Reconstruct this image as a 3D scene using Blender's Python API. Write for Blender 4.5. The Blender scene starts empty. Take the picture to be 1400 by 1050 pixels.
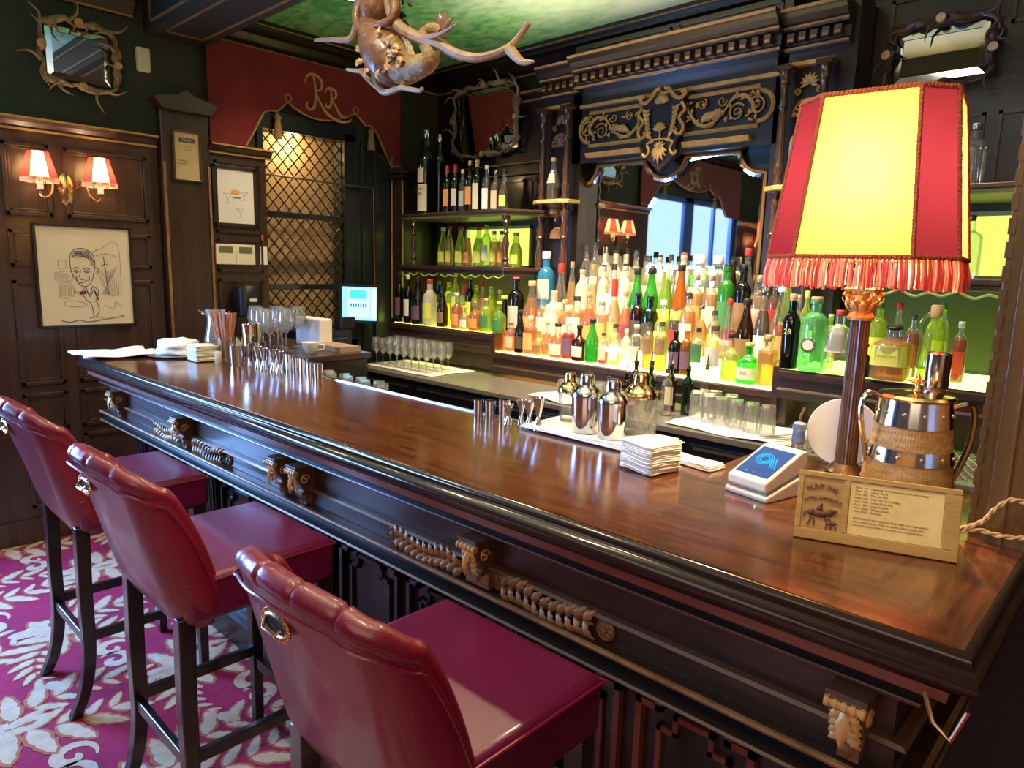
import bpy, bmesh, math, random
from mathutils import Vector, Matrix, Euler
random.seed(7)
S = bpy.context.scene
COL = S.collection
PI = math.pi
V = Vector

# ------------------------------------------------------------------ camera
H = 1.62
YAW, PITCH, ROLL, FPX = 0.7552, -0.16428, 0.0260, 954.8
_f = V((-math.sin(YAW) * math.cos(PITCH), math.cos(YAW) * math.cos(PITCH), math.sin(PITCH)))
_r0 = V((math.cos(YAW), math.sin(YAW), 0)); _u0 = _r0.cross(_f)
_r = _r0 * math.cos(ROLL) + _u0 * math.sin(ROLL); _u = _r.cross(_f)
EYE = V((0, 0, H))
cd = bpy.data.cameras.new('camera'); cam = bpy.data.objects.new('camera', cd); COL.objects.link(cam)
M = Matrix((_r, _u, -_f)).transposed().to_4x4(); M.translation = EYE
cam.matrix_world = M
cd.sensor_width = 36; cd.sensor_fit = 'HORIZONTAL'; cd.lens = FPX / 1400 * 36
cd.clip_start = 0.02; cd.clip_end = 60
S.camera = cam

# ------------------------------------------------------------------ materials
MATS = {}
def nmat(name):
    m = bpy.data.materials.new(name); m.use_nodes = True
    nt = m.node_tree; nt.nodes.clear()
    out = nt.nodes.new('ShaderNodeOutputMaterial')
    return m, nt, out
def c4(c): return (c[0], c[1], c[2], 1)
def mat(name, col, rough=0.5, metal=0.0, coat=0.0, emit=None, es=1.0, noise=None, bump=None, spec=0.5, sheen=0):
    """principled with optional noise colour variation (col2, scale, stretch) and bump (scale, strength)"""
    if name in MATS: return MATS[name]
    m, nt, out = nmat(name)
    b = nt.nodes.new('ShaderNodeBsdfPrincipled')
    nt.links.new(b.outputs[0], out.inputs[0])
    b.inputs['Base Color'].default_value = c4(col)
    b.inputs['Roughness'].default_value = rough
    b.inputs['Metallic'].default_value = metal
    b.inputs['Coat Weight'].default_value = coat
    b.inputs['Coat Roughness'].default_value = 0.12
    b.inputs['Specular IOR Level'].default_value = spec
    b.inputs['Sheen Weight'].default_value = sheen
    if emit:
        b.inputs['Emission Color'].default_value = c4(emit); b.inputs['Emission Strength'].default_value = es
    if noise or bump:
        tc = nt.nodes.new('ShaderNodeTexCoord')
    if noise:
        c2, sc, st = noise[:3]
        mp = nt.nodes.new('ShaderNodeMapping'); mp.inputs['Scale'].default_value = st
        nz = nt.nodes.new('ShaderNodeTexNoise'); nz.inputs['Scale'].default_value = sc
        nz.inputs['Detail'].default_value = 6; nz.inputs['Roughness'].default_value = 0.65
        cr = nt.nodes.new('ShaderNodeValToRGB')
        cr.color_ramp.elements[0].position = 0.32; cr.color_ramp.elements[0].color = c4(col)
        cr.color_ramp.elements[1].position = 0.68; cr.color_ramp.elements[1].color = c4(c2)
        nt.links.new(tc.outputs['Object'], mp.inputs[0]); nt.links.new(mp.outputs[0], nz.inputs[0])
        nt.links.new(nz.outputs[0], cr.inputs[0]); nt.links.new(cr.outputs[0], b.inputs['Base Color'])
    if bump:
        nb = nt.nodes.new('ShaderNodeTexNoise'); nb.inputs['Scale'].default_value = bump[0]
        nb.inputs['Detail'].default_value = 4
        mp2 = nt.nodes.new('ShaderNodeMapping')
        if len(bump) > 2: mp2.inputs['Scale'].default_value = bump[2]
        bp = nt.nodes.new('ShaderNodeBump'); bp.inputs['Strength'].default_value = bump[1]; bp.inputs['Distance'].default_value = 0.01
        nt.links.new(tc.outputs['Object'], mp2.inputs[0]); nt.links.new(mp2.outputs[0], nb.inputs[0])
        nt.links.new(nb.outputs[0], bp.inputs['Height']); nt.links.new(bp.outputs[0], b.inputs['Normal'])
    MATS[name] = m
    return m
def emis(name, col, st):
    if name in MATS: return MATS[name]
    m, nt, out = nmat(name)
    e = nt.nodes.new('ShaderNodeEmission'); e.inputs[0].default_value = c4(col); e.inputs[1].default_value = st
    nt.links.new(e.outputs[0], out.inputs[0]); MATS[name] = m
    return m
def tinted(name, col, gloss=0.9, rough=0.03, body=0.0, bodycol=None, glow=0.0):
    """thin clear glass / liquid: tinted see-through, fresnel reflection, a share of lit body colour"""
    if name in MATS: return MATS[name]
    m, nt, out = nmat(name)
    t = nt.nodes.new('ShaderNodeBsdfTransparent'); t.inputs[0].default_value = c4(col)
    g = nt.nodes.new('ShaderNodeBsdfGlossy'); g.inputs['Roughness'].default_value = rough
    lw = nt.nodes.new('ShaderNodeLayerWeight'); lw.inputs[0].default_value = 0.35
    mm = nt.nodes.new('ShaderNodeMath'); mm.operation = 'MULTIPLY_ADD'
    mm.inputs[1].default_value = gloss * 0.75; mm.inputs[2].default_value = 0.04
    nt.links.new(lw.outputs['Fresnel'], mm.inputs[0])
    src = t
    if body > 0:
        bc = bodycol or col
        tr = nt.nodes.new('ShaderNodeBsdfTranslucent'); tr.inputs[0].default_value = c4(bc)
        df = nt.nodes.new('ShaderNodeBsdfDiffuse'); df.inputs[0].default_value = c4(bc)
        a = nt.nodes.new('ShaderNodeMixShader'); a.inputs[0].default_value = 0.5
        nt.links.new(tr.outputs[0], a.inputs[1]); nt.links.new(df.outputs[0], a.inputs[2])
        k = nt.nodes.new('ShaderNodeMixShader'); k.inputs[0].default_value = body
        nt.links.new(t.outputs[0], k.inputs[1]); nt.links.new(a.outputs[0], k.inputs[2])
        src = k
    mx = nt.nodes.new('ShaderNodeMixShader')
    nt.links.new(mm.outputs[0], mx.inputs[0]); nt.links.new(src.outputs[0], mx.inputs[1]); nt.links.new(g.outputs[0], mx.inputs[2])
    nt.links.new(mx.outputs[0], out.inputs[0]); MATS[name] = m
    return m
def wood(name, c1, c2, rough=0.3, coat=0.4, axis=0, scale=3.0, bump=0.12):
    st = [1, 1, 1]; st = [6, 6, 6]; st[axis] = 0.5
    return mat(name, c1, rough, coat=coat, noise=(c2, scale, st), bump=(scale * 4, bump, st))

WD = wood('dark_wood', (0.022, 0.010, 0.007), (0.050, 0.022, 0.013), 0.36, 0.2, 0)
WDV = wood('dark_wood_upright', (0.022, 0.009, 0.005), (0.055, 0.024, 0.013), 0.36, 0.35, 2)
WP = wood('panel_wood', (0.034, 0.016, 0.010), (0.068, 0.033, 0.021), 0.38, 0.3, 2)
WR = wood('red_brown_band', (0.14, 0.028, 0.012), (0.2, 0.05, 0.02), 0.35, 0.3, 0)
WB = wood('bar_mahogany', (0.036, 0.010, 0.004), (0.155, 0.046, 0.015), 0.13, 0.5, 0, 10.0, 0.05)
WBY = wood('bar_mahogany_crosswise', (0.036, 0.010, 0.004), (0.155, 0.046, 0.015), 0.13, 0.5, 1, 10.0, 0.05)
WN = wood('near_black_wood', (0.008, 0.0045, 0.004), (0.02, 0.011, 0.008), 0.34, 0.25, 0)
WG = mat('gilded_wood', (0.62, 0.36, 0.09), 0.4, 0.15, noise=((0.36, 0.18, 0.045), 9, (1, 1, 1)), bump=(60, 0.15))
WGD = mat('dull_gilt', (0.34, 0.17, 0.055), 0.42, 0.1, noise=((0.17, 0.07, 0.025), 12, (1, 1, 1)), bump=(60, 0.2))
WC = mat('carved_brown_wood', (0.32, 0.15, 0.055), 0.42, 0.1, noise=((0.14, 0.055, 0.02), 20, (1, 1, 1)), bump=(70, 0.3))
WPOST = wood('oak_post', (0.07, 0.032, 0.008), (0.15, 0.07, 0.018), 0.36, 0.4, 2, 4)
BRASS = mat('brass', (0.75, 0.5, 0.2), 0.25, 1.0)
GOLD = mat('polished_gold', (0.9, 0.68, 0.3), 0.12, 1.0)
STEEL = mat('polished_steel', (0.72, 0.7, 0.68), 0.12, 1.0)
STEELD = mat('brushed_steel', (0.45, 0.43, 0.4), 0.35, 1.0)
GREENW = mat('dark_green_wall', (0.022, 0.03, 0.018), 0.75, noise=((0.045, 0.05, 0.026), 2.2, (1, 1, 1)))
BLK = mat('black_plastic', (0.012, 0.012, 0.015), 0.35)
BLUBLK = mat('blue_black_metal', (0.012, 0.018, 0.04), 0.35)
WHT = mat('white_paper', (0.8, 0.76, 0.7), 0.7)
NAP = mat('napkin_paper', (0.85, 0.79, 0.68), 0.85, bump=(200, 0.15))
CLOTH = mat('white_cloth', (0.82, 0.8, 0.78), 0.9, bump=(90, 0.3))
CREAM = mat('cream_plastic', (0.75, 0.68, 0.52), 0.45)
VELVET = mat('red_velvet', (0.25, 0.018, 0.02), 0.85, sheen=0.3, noise=((0.17, 0.01, 0.013), 5, (1, 1, 1)))
GLASS = tinted('clear_glass', (0.97, 0.98, 0.97), .8, 0.03, 0.08, (0.95, 0.95, 0.9))
GLASSW = tinted('stemware_glass', (0.985, 0.985, 0.98), .7, 0.06, 0.13, (1, 1, .97))
MIRROR = mat('mirror_glass', (0.86, 0.84, 0.8), 0.02, 1.0)
MIRB = mat('mirror_bevel', (0.92, 0.92, 0.92), 0.06, 1.0)

# ------------------------------------------------------------------ mesh builder
class MB:
    def __init__(s): s.v = []; s.f = []; s.mi = []; s.m = 0
    def add(s, vs, fs, m=None):
        b = len(s.v); s.v += [tuple(p) for p in vs]
        for f in fs: s.f.append(tuple(b + i for i in f)); s.mi.append(s.m if m is None else m)
        return s
    def box(s, a, b, m=None, taper=None):
        (x0, y0, z0), (x1, y1, z1) = a, b
        if x0 > x1: x0, x1 = x1, x0
        if y0 > y1: y0, y1 = y1, y0
        if z0 > z1: z0, z1 = z1, z0
        return s.add([(x0, y0, z0), (x1, y0, z0), (x1, y1, z0), (x0, y1, z0), (x0, y0, z1), (x1, y0, z1), (x1, y1, z1), (x0, y1, z1)],
                     [(0, 3, 2, 1), (4, 5, 6, 7), (0, 1, 5, 4), (1, 2, 6, 5), (2, 3, 7, 6), (3, 0, 4, 7)], m)
    def lathe(s, prof, c=(0, 0, 0), n=20, m=None, axis='z', caps=True, sq=None):
        """prof: (radius, height). sq: superellipse exponent for squarish sections"""
        vs, fs = [], []
        for r, z in prof:
            for i in range(n):
                a = 2 * PI * (i + 0.5) / n; ca, sa = math.cos(a), math.sin(a)
                if sq:
                    k = (abs(ca) ** sq + abs(sa) ** sq) ** (-1 / sq)
                    ca *= k; sa *= k
                p = (r * ca, r * sa, z)
                if axis == 'y': p = (p[0], p[2], p[1])
                if axis == 'x': p = (p[2], p[0], p[1])
                vs.append((c[0] + p[0], c[1] + p[1], c[2] + p[2]))
        for j in range(len(prof) - 1):
            for i in range(n):
                k = (i + 1) % n
                fs.append((j * n + i, j * n + k, (j + 1) * n + k, (j + 1) * n + i))
        if caps:
            if prof[0][0] > 1e-5: fs.append(tuple(range(n - 1, -1, -1)))
            if prof[-1][0] > 1e-5: fs.append(tuple((len(prof) - 1) * n + i for i in range(n)))
        return s.add(vs, fs, m)
    def tube(s, pts, r, n=8, m=None, closed=False, flat=1.0):
        pts = [V(p) for p in pts]; N = len(pts)
        rs = r if isinstance(r, (list, tuple)) else [r] * N
        vs, fs = [], []
        prev = None
        for i, p in enumerate(pts):
            if closed: t = pts[(i + 1) % N] - pts[i - 1]
            else: t = pts[min(i + 1, N - 1)] - pts[max(i - 1, 0)]
            if t.length < 1e-9: t = V((0, 0, 1))
            t.normalize()
            if prev is None:
                a = V((0, 0, 1)) if abs(t.z) < 0.9 else V((1, 0, 0))
                nrm = t.cross(a).normalized()
            else:
                nrm = (prev - t * prev.dot(t))
                nrm = nrm.normalized() if nrm.length > 1e-6 else t.orthogonal().normalized()
            prev = nrm; bn = t.cross(nrm)
            for k in range(n):
                a = 2 * PI * k / n
                vs.append(p + nrm * (math.cos(a) * rs[i]) + bn * (math.sin(a) * rs[i] * flat))
        for i in range(N if closed else N - 1):
            j = (i + 1) % N
            for k in range(n):
                l = (k + 1) % n
                fs.append((i * n + k, i * n + l, j * n + l, j * n + k))
        if not closed:
            fs.append(tuple(range(n - 1, -1, -1))); fs.append(tuple((N - 1) * n + k for k in range(n)))
        return s.add(vs, fs, m)
    def prism(s, poly, fn, d0, d1, m=None):
        """poly list of 2D; fn(u, v, d) -> 3D"""
        n = len(poly)
        vs = [fn(u, v, d0) for u, v in poly] + [fn(u, v, d1) for u, v in poly]
        fs = [tuple(range(n)), tuple(range(2 * n - 1, n - 1, -1))]
        for i in range(n): j = (i + 1) % n; fs.append((i, n + i, n + j, j))
        return s.add(vs, fs, m)
    def grid(s, rows, m=None, closed=False):
        n = len(rows[0]); vs = [p for r in rows for p in r]; fs = []
        for j in range(len(rows) - 1):
            for i in range(n if closed else n - 1):
                k = (i + 1) % n
                fs.append((j * n + i, j * n + k, (j + 1) * n + k, (j + 1) * n + i))
        return s.add(vs, fs, m)
    def ball(s, c, r, m=None, n=10, sc=(1, 1, 1)):
        k = max(4, n // 2 + 1); rows = []
        vs = []; fs = []
        for j in range(k + 1):
            th = PI * j / k
            for i in range(n):
                a = 2 * PI * i / n
                vs.append((c[0] + r * sc[0] * math.sin(th) * math.cos(a), c[1] + r * sc[1] * math.sin(th) * math.sin(a), c[2] + r * sc[2] * math.cos(th)))
        for j in range(k):
            for i in range(n):
                l = (i + 1) % n
                fs.append((j * n + i, (j + 1) * n + i, (j + 1) * n + l, j * n + l))
        return s.add(vs, fs, m)
    def leaf(s, p, d, nrm, L, W, curl=0.25, m=None, lobes=True):
        """carved leaf: spine from p along d, rising along nrm, pointed lobed outline with a raised midrib"""
        p = V(p); d = V(d).normalized(); nrm = V(nrm).normalized(); sd = d.cross(nrm).normalized()
        N = 8; rows = []
        for i in range(N + 1):
            t = i / N
            w = W * math.sin(PI * min(1, t * 0.86 + 0.14)) ** 0.8
            if lobes: w *= (0.74 + 0.26 * (1 if i % 2 else -0.4))
            if i == N: w = 0.0005
            c = p + d * (L * t) + nrm * (curl * L * math.sin(PI * t) * 0.8)
            h = W * 0.35 * (1 - t * 0.6)
            rows.append([c - sd * w - nrm * 0.001, c - sd * w * 0.5 + nrm * h * 0.55, c + nrm * h, c + sd * w * 0.5 + nrm * h * 0.55, c + sd * w - nrm * 0.001])
        return s.grid(rows, m)
    def build(s, name, mats, parent=None, smooth=True, bevel=0, loc=None, rot=None, sub=0, ang=0.7, bseg=2):
        me = bpy.data.meshes.new(name); me.from_pydata(s.v, [], s.f); me.update()
        if not isinstance(mats, (list, tuple)): mats = [mats]
        for q in mats: me.materials.append(q)
        if len(mats) > 1: me.polygons.foreach_set('material_index', s.mi)
        bm = bmesh.new(); bm.from_mesh(me); bmesh.ops.recalc_face_normals(bm, faces=bm.faces); bm.to_mesh(me); bm.free()
        if smooth:
            me.shade_smooth()
            try: me.set_sharp_from_angle(angle=ang)
            except Exception: pass
        o = bpy.data.objects.new(name, me); COL.objects.link(o)
        if loc is not None: o.location = loc
        if rot is not None: o.rotation_euler = rot
        if parent is not None: o.parent = parent
        if bevel:
            b = o.modifiers.new('bevel', 'BEVEL'); b.width = bevel; b.segments = bseg; b.limit_method = 'ANGLE'; b.angle_limit = 0.6
        if sub:
            b = o.modifiers.new('sub', 'SUBSURF'); b.levels = sub; b.render_levels = sub
        return o

def tag(o, label=None, cat=None, group=None, kind=None):
    if label: o['label'] = label
    if cat: o['category'] = cat
    if group: o['group'] = group
    if kind: o['kind'] = kind
    return o
def thing(name, label, cat, loc=(0, 0, 0), rz=0.0, group=None):
    o = bpy.data.objects.new(name, None); o.empty_display_size = 0.05; COL.objects.link(o)
    o.location = loc; o.rotation_euler = (0, 0, rz)
    return tag(o, label, cat, group)
def struct(o): o['kind'] = 'structure'; return o
def dup(o, label, loc=None, rz=None, parent=None):
    c = o.copy(); COL.objects.link(c)
    if parent is not None: c.parent = parent
    elif label: c['label'] = label
    if loc is not None: c.location = loc
    if rz is not None: c.rotation_euler = (c.rotation_euler[0], c.rotation_euler[1], rz)
    for ch in list(o.children): dup(ch, None, parent=c)
    return c
def catmull(P, k=6, closed=False):
    P = [V(p) for p in P]; n = len(P); out = []
    rng = range(n) if closed else range(n - 1)
    for i in rng:
        if closed: a, b, c, d = P[i - 1], P[i], P[(i + 1) % n], P[(i + 2) % n]
        else: a, b, c, d = P[max(i - 1, 0)], P[i], P[i + 1], P[min(i + 2, n - 1)]
        for j in range(k):
            t = j / k
            out.append(0.5 * ((2 * b) + (c - a) * t + (2 * a - 5 * b + 4 * c - d) * t * t + (3 * b - a - 3 * c + d) * t ** 3))
    if not closed: out.append(P[-1])
    return out
def text(s, size, loc, rot, m, parent, name='lettering', ext=0.0008, align='CENTER'):
    cu = bpy.data.curves.new(name, 'FONT'); cu.body = s; cu.size = size; cu.extrude = ext; cu.align_x = align; cu.align_y = 'CENTER'
    cu.resolution_u = 2
    t = bpy.data.objects.new(name, cu); COL.objects.link(t)
    dg = bpy.context.evaluated_depsgraph_get()
    me = bpy.data.meshes.new_from_object(t.evaluated_get(dg)); me.materials.clear(); me.materials.append(m)
    bpy.data.objects.remove(t); bpy.data.curves.remove(cu)
    o = bpy.data.objects.new(name, me); COL.objects.link(o); o.location = loc; o.rotation_euler = rot
    if parent is not None: o.parent = parent
    return o
def bevel(o, w=0.004, seg=2):
    b = o.modifiers.new('bevel', 'BEVEL'); b.width = w; b.segments = seg; b.limit_method = 'ANGLE'; b.angle_limit = 0.6; return o
def spiral(c, r0, turns, ux, uy, n=26, a0=0.0, sgn=1, rend=0.15):
    c = V(c); ux = V(ux); uy = V(uy); out = []
    for i in range(n + 1):
        t = i / n; r = r0 * (1 - (1 - rend) * t); a = a0 + sgn * t * turns * 2 * PI
        out.append(c + ux * (r * math.cos(a)) + uy * (r * math.sin(a)))
    return out

def area(name, loc, rot, size, power, col, sy=None):
    l = bpy.data.lights.new(name, 'AREA'); l.energy = power; l.color = col; l.size = size
    if sy: l.shape = 'RECTANGLE'; l.size_y = sy
    o = bpy.data.objects.new(name, l); COL.objects.link(o); o.location = loc; o.rotation_euler = rot; return o
def point(name, loc, power, col, r=.03):
    l = bpy.data.lights.new(name, 'POINT'); l.energy = power; l.color = col; l.shadow_soft_size = r
    o = bpy.data.objects.new(name, l); COL.objects.link(o); o.location = loc; return o

def mw(o):
    m = o.matrix_basis.copy()
    if o.parent: m = mw(o.parent) @ o.matrix_parent_inverse @ m
    return m
def wp(o):
    """the part's mesh is written in world coordinates: keep it there under its parent"""
    o.matrix_parent_inverse = mw(o.parent).inverted(); return o

# =================================================================== ROOM
XL, YB, ZC = -4.6, 3.92, 3.14
XR, YF = 1.6, -3.3

# ---- floor with woven acanthus carpet
def carpet():
    mb = MB()
    mb.box((XL - .3, YF, -0.05), (XR, YB + .1, 0), 0)
    rnd = random.Random(3)
    def lobe(p, a, L, W, z, m):
        d = V((math.cos(a), math.sin(a), 0)); s_ = V((-math.sin(a), math.cos(a), 0))
        pts = []
        for t, w in ((0, .25), (.18, .8), (.38, 1), (.52, .72), (.6, .86), (.78, .55), (.84, .6), (1, 0)):
            pts.append((t, w))
        P = [V(p) + d * (L * t) + s_ * (W * w) for t, w in pts] + [V(p) + d * (L * t) - s_ * (W * w) for t, w in reversed(pts[:-1])]
        z += rnd.random() * .0008; mb.add([(q.x, q.y, z) for q in P], [tuple(range(len(P)))], m)
    def plume(x, y, a, sc, turn):
        p = V((x, y, 0)); n = 7
        for i in range(n):
            t = i / n
            a += turn / n
            step = .072 * sc
            for sgn in (-1, 1):
                L = sc * (.14 * (1 - .55 * t)) * (1.25 if (sgn * turn) < 0 else .85)
                aa = a + sgn * (1.0 - .45 * t)
                lobe(p, aa, L * 1.12, L * .25, .0012, 1)
                lobe(p + V((math.cos(aa), math.sin(aa), 0)) * .008, aa, L * 1.0, L * .175, .0020, 2)
            p = p + V((math.cos(a), math.sin(a), 0)) * step
        lobe(p, a, .12 * sc, .035 * sc, .0020, 2)
    def scroll(x, y, r, a0, sg):
        P = spiral((x, y, .0016), r, 1.15, (1, 0, 0), (0, 1, 0), 22, a0, sg)
        rs = [.004 + .018 * math.sin(PI * (i / 22)) for i in range(23)]
        for i in range(len(P) - 1):
            d = (P[i + 1] - P[i]).normalized(); s_ = V((-d.y, d.x, 0))
            e = (P[min(i + 2, 22)] - P[i + 1]); e = e.normalized() if e.length > 0 else d; s2 = V((-e.y, e.x, 0))
            mb.add([P[i] - s_ * rs[i], P[i] + s_ * rs[i], P[i + 1] + s2 * rs[i + 1], P[i + 1] - s2 * rs[i + 1]], [(0, 1, 2, 3)], 2)
    # half-drop repeat
    for ix in range(9):
        for iy in range(6):
            x = -4.6 + ix * .62; y = -1.15 + iy * .62 + (.31 if ix % 2 else 0)
            if x > -.2: continue
            j = rnd.uniform(-.15, .15)
            plume(x, y, .7 + j, 1.15, 1.5); plume(x + .02, y - .02, 2.6 + j, 1.1, -1.6)
            plume(x + .05, y, -1.1 + j, .8, 1.4)
            scroll(x + .30, y + .13, .075, 1.0 + j, 1); scroll(x - .22, y - .20, .065, 3.8, -1)
    o = mb.build('floor', [mat('carpet_crimson', (0.36, 0.008, 0.085), 0.95, noise=((0.27, 0.006, 0.05), 30, (1, 1, 1)), bump=(400, .4)),
                           mat('carpet_ochre', (0.42, 0.13, 0.06), 0.95, bump=(400, .4)),
                           mat('carpet_cream', (0.62, 0.50, 0.38), 0.95, noise=((0.5, 0.36, 0.24), 25, (1, 1, 1)), bump=(400, .4))], smooth=False)
    return struct(o)
carpet()

# ---- painted ceiling
def ceiling():
    m, nt, out = nmat('painted_ceiling')
    b = nt.nodes.new('ShaderNodeBsdfPrincipled'); b.inputs['Roughness'].default_value = .8
    tc = nt.nodes.new('ShaderNodeTexCoord'); mp = nt.nodes.new('ShaderNodeMapping'); mp.inputs['Scale'].default_value = (1, 1.6, 1)
    n1 = nt.nodes.new('ShaderNodeTexNoise'); n1.inputs['Scale'].default_value = 1.6; n1.inputs['Detail'].default_value = 7; n1.inputs['Distortion'].default_value = .9
    n2 = nt.nodes.new('ShaderNodeTexNoise'); n2.inputs['Scale'].default_value = 11; n2.inputs['Detail'].default_value = 6
    sep = nt.nodes.new('ShaderNodeSeparateXYZ')
    r1 = nt.nodes.new('ShaderNodeValToRGB'); r1.color_ramp.elements[0].color = (.08, .34, .06, 1); r1.color_ramp.elements[1].color = (.32, .62, .20, 1)
    r1.color_ramp.elements[0].position = .38; r1.color_ramp.elements[1].position = .68
    e = r1.color_ramp.elements.new(.5); e.color = (.17, .50, .11, 1)
    sky = nt.nodes.new('ShaderNodeMixRGB'); sky.inputs[2].default_value = (.72, .80, .58, 1)
    ml = nt.nodes.new('ShaderNodeMath'); ml.operation = 'MULTIPLY_ADD'; ml.inputs[1].default_value = .8; ml.inputs[2].default_value = 2.85
    ad = nt.nodes.new('ShaderNodeMath'); ad.operation = 'ADD'; ad.use_clamp = True
    n3 = nt.nodes.new('ShaderNodeMath'); n3.operation = 'MULTIPLY_ADD'; n3.inputs[1].default_value = 1.6; n3.inputs[2].default_value = -.8
    nt.links.new(tc.outputs['Object'], mp.inputs[0]); nt.links.new(mp.outputs[0], n1.inputs[0]); nt.links.new(mp.outputs[0], n2.inputs[0])
    nt.links.new(tc.outputs['Object'], sep.inputs[0]); nt.links.new(sep.outputs[0], ml.inputs[0])
    nt.links.new(n1.outputs[0], n3.inputs[0]); nt.links.new(ml.outputs[0], ad.inputs[0]); nt.links.new(n3.outputs[0], ad.inputs[1])
    nt.links.new(n2.outputs[0], r1.inputs[0]); nt.links.new(r1.outputs[0], sky.inputs[1]); nt.links.new(ad.outputs[0], sky.inputs[0])
    nt.links.new(sky.outputs[0], b.inputs['Base Color']); nt.links.new(b.outputs[0], out.inputs[0])
    struct(MB().box((XL - .3, YF, ZC), (XR, YB + .1, ZC + .05)).build('ceiling', m, smooth=False))
ceiling()

# ---- walls
OP = (-1.75, .5, .75, 2.55)          # daylight window opening in the left wall (y0,y1,z0,z1)
GR = (2.37, 3.0, 1.05, 2.50)         # lattice opening
mb = MB(); x0, x1 = XL - .12, XL
mb.box((x0, YF, 0), (x1, OP[0], ZC)); mb.box((x0, OP[0], 0), (x1, OP[1], OP[2])); mb.box((x0, OP[0], OP[3]), (x1, OP[1], ZC))
mb.box((x0, OP[1], 0), (x1, GR[0], ZC)); mb.box((x0, GR[0], 0), (x1, GR[1], GR[2])); mb.box((x0, GR[0], GR[3]), (x1, GR[1], ZC)); mb.box((x0, GR[1], 0), (x1, YB, ZC))
WL = struct(mb.build('wall_left', GREENW, smooth=False))
struct(MB().box((XL - .12, YB, 0), (XR, YB + .1, ZC)).build('wall_back', WN, smooth=False))
struct(MB().box((XR, YF, 0), (XR + .1, YB + .1, ZC)).build('wall_right', mat('warm_plaster', (.16, .07, .035), .7), smooth=False))
struct(MB().box((XL - .12, YF - .1, 0), (XR + .1, YF, ZC)).build('wall_front', mat('front_plaster', (.16, .08, .04), .7), smooth=False))

def frame_x(mb, x, y0, y1, z0, z1, w=.022, h=.012, m=None, inner=True):
    """raised picture-rail moulding on a wall facing +X"""
    for a, b in (((y0, z0), (y1, z0 + w)), ((y0, z1 - w), (y1, z1)), ((y0, z0), (y0 + w, z1)), ((y1 - w, z0), (y1, z1))):
        mb.box((x, a[0], a[1]), (x + h, b[0], b[1]), m)
    if inner:
        k = w * .6
        for a, b in (((y0 + w, z0 + w), (y1 - w, z0 + w + k)), ((y0 + w, z1 - w - k), (y1 - w, z1 - w)), ((y0 + w, z0 + w), (y0 + w + k, z1 - w)), ((y1 - w - k, z0 + w), (y1 - w, z1 - w))):
            mb.box((x, a[0], a[1]), (x + h * .45, b[0], b[1]), m)
def frame_y(mb, y, xa, xb, z0, z1, w=.022, h=.012, m=None):
    for a, b in (((xa, z0), (xb, z0 + w)), ((xa, z1 - w), (xb, z1)), ((xa, z0), (xa + w, z1)), ((xb - w, z0), (xb, z1))):
        mb.box((a[0], y - h, a[1]), (b[0], y, b[1]), m)
def frame_eared(mb, y, xa, xb, z0, z1, e=.05, w=.02, h=.02, m=None):
    """moulding with notched corners facing -Y"""
    P = [(xa + e, z0), (xb - e, z0), (xb - e, z0 + e), (xb, z0 + e), (xb, z1 - e), (xb - e, z1 - e), (xb - e, z1), (xa + e, z1), (xa + e, z1 - e), (xa, z1 - e), (xa, z0 + e), (xa + e, z0 + e)]
    for i in range(12):
        a, b = P[i], P[(i + 1) % 12]
        mb.box((min(a[0], b[0]) - w / 2, y - h, min(a[1], b[1]) - w / 2), (max(a[0], b[0]) + w / 2, y, max(a[1], b[1]) + w / 2), m)

# wainscot of the left wall
xw = XL + .02
mb = MB()
mb.box((XL, .50, 0), (xw, 1.69, 2.30)); mb.box((XL, YF, 0), (xw, OP[0], 2.30)); mb.box((XL, OP[0], 0), (xw, OP[1], OP[2]))
mb.box((xw, .5, 0), (xw + .02, 1.69, .14)); mb.box((xw, YF, 0), (xw + .02, .5, .14))
for (a, b) in ((.905, 1.125), (1.19, 1.625)):
    frame_x(mb, xw, a, b, 1.835, 2.215); frame_x(mb, xw, a, b, 1.56, 1.76); frame_x(mb, xw, a, b, .905, 1.49)
    frame_x(mb, xw, a, b, .64, .86); frame_x(mb, xw, a, b, .2, .60)
for a in (-3.2, -2.75, -2.3):
    frame_x(mb, xw, a, a + .4, 1.835, 2.215); frame_x(mb, xw, a, a + .4, .905, 1.76)
wpart = struct(mb.build('wainscot', WP, WL, smooth=False)); bevel(wpart, .003)
# gilded dado rail
def rail_x(name, x, y0, y1, z, parent, h=.07, out=.05):
    mb = MB()
    prof = [(0, 0), (.012, 0), (.016, .012), (.012, .022), (.028, .045), (out, .056), (out, h), (0, h)]
    mb.prism([(u, v) for u, v in prof], lambda u, v, d: (x + u, d, z + v), y0, y1, 0)
    mb.box((x + .004, y0, z + .001), (x + .0185, y1, z + .013), 1)
    mb.box((x + out - .006, y0, z + h - .012), (x + out + .001, y1, z + h - .001), 1)
    return struct(mb.build(name, [WP, WG], parent, smooth=False))
rail_x('dado_rail', xw, .50, 1.69, 2.275, WL); rail_x('dado_rail', xw, YF, OP[0], 2.275, WL)

# pillar with little pediment
P0 = struct(MB().box((XL, 1.70, 0), (XL + .07, 1.99, 2.56)).build('trim_1', WDV, smooth=False)); bevel(P0, .006)
mb = MB()
mb.prism([(1.655, 2.56), (1.70, 2.50), (1.99, 2.50), (2.035, 2.56), (1.98, 2.575), (1.90, 2.59), (1.845, 2.625), (1.79, 2.59), (1.71, 2.575)], lambda u, v, d: (d, u, v), XL, XL + .12)
struct(mb.build('pediment', WDV, P0, smooth=False))
mb = MB(); 
for y in (1.703, 1.972): mb.box((XL + .07, y, .9), (XL + .078, y + .015, 2.2))
struct(mb.build('gilt_strip', WGD, P0, smooth=False))
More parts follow.
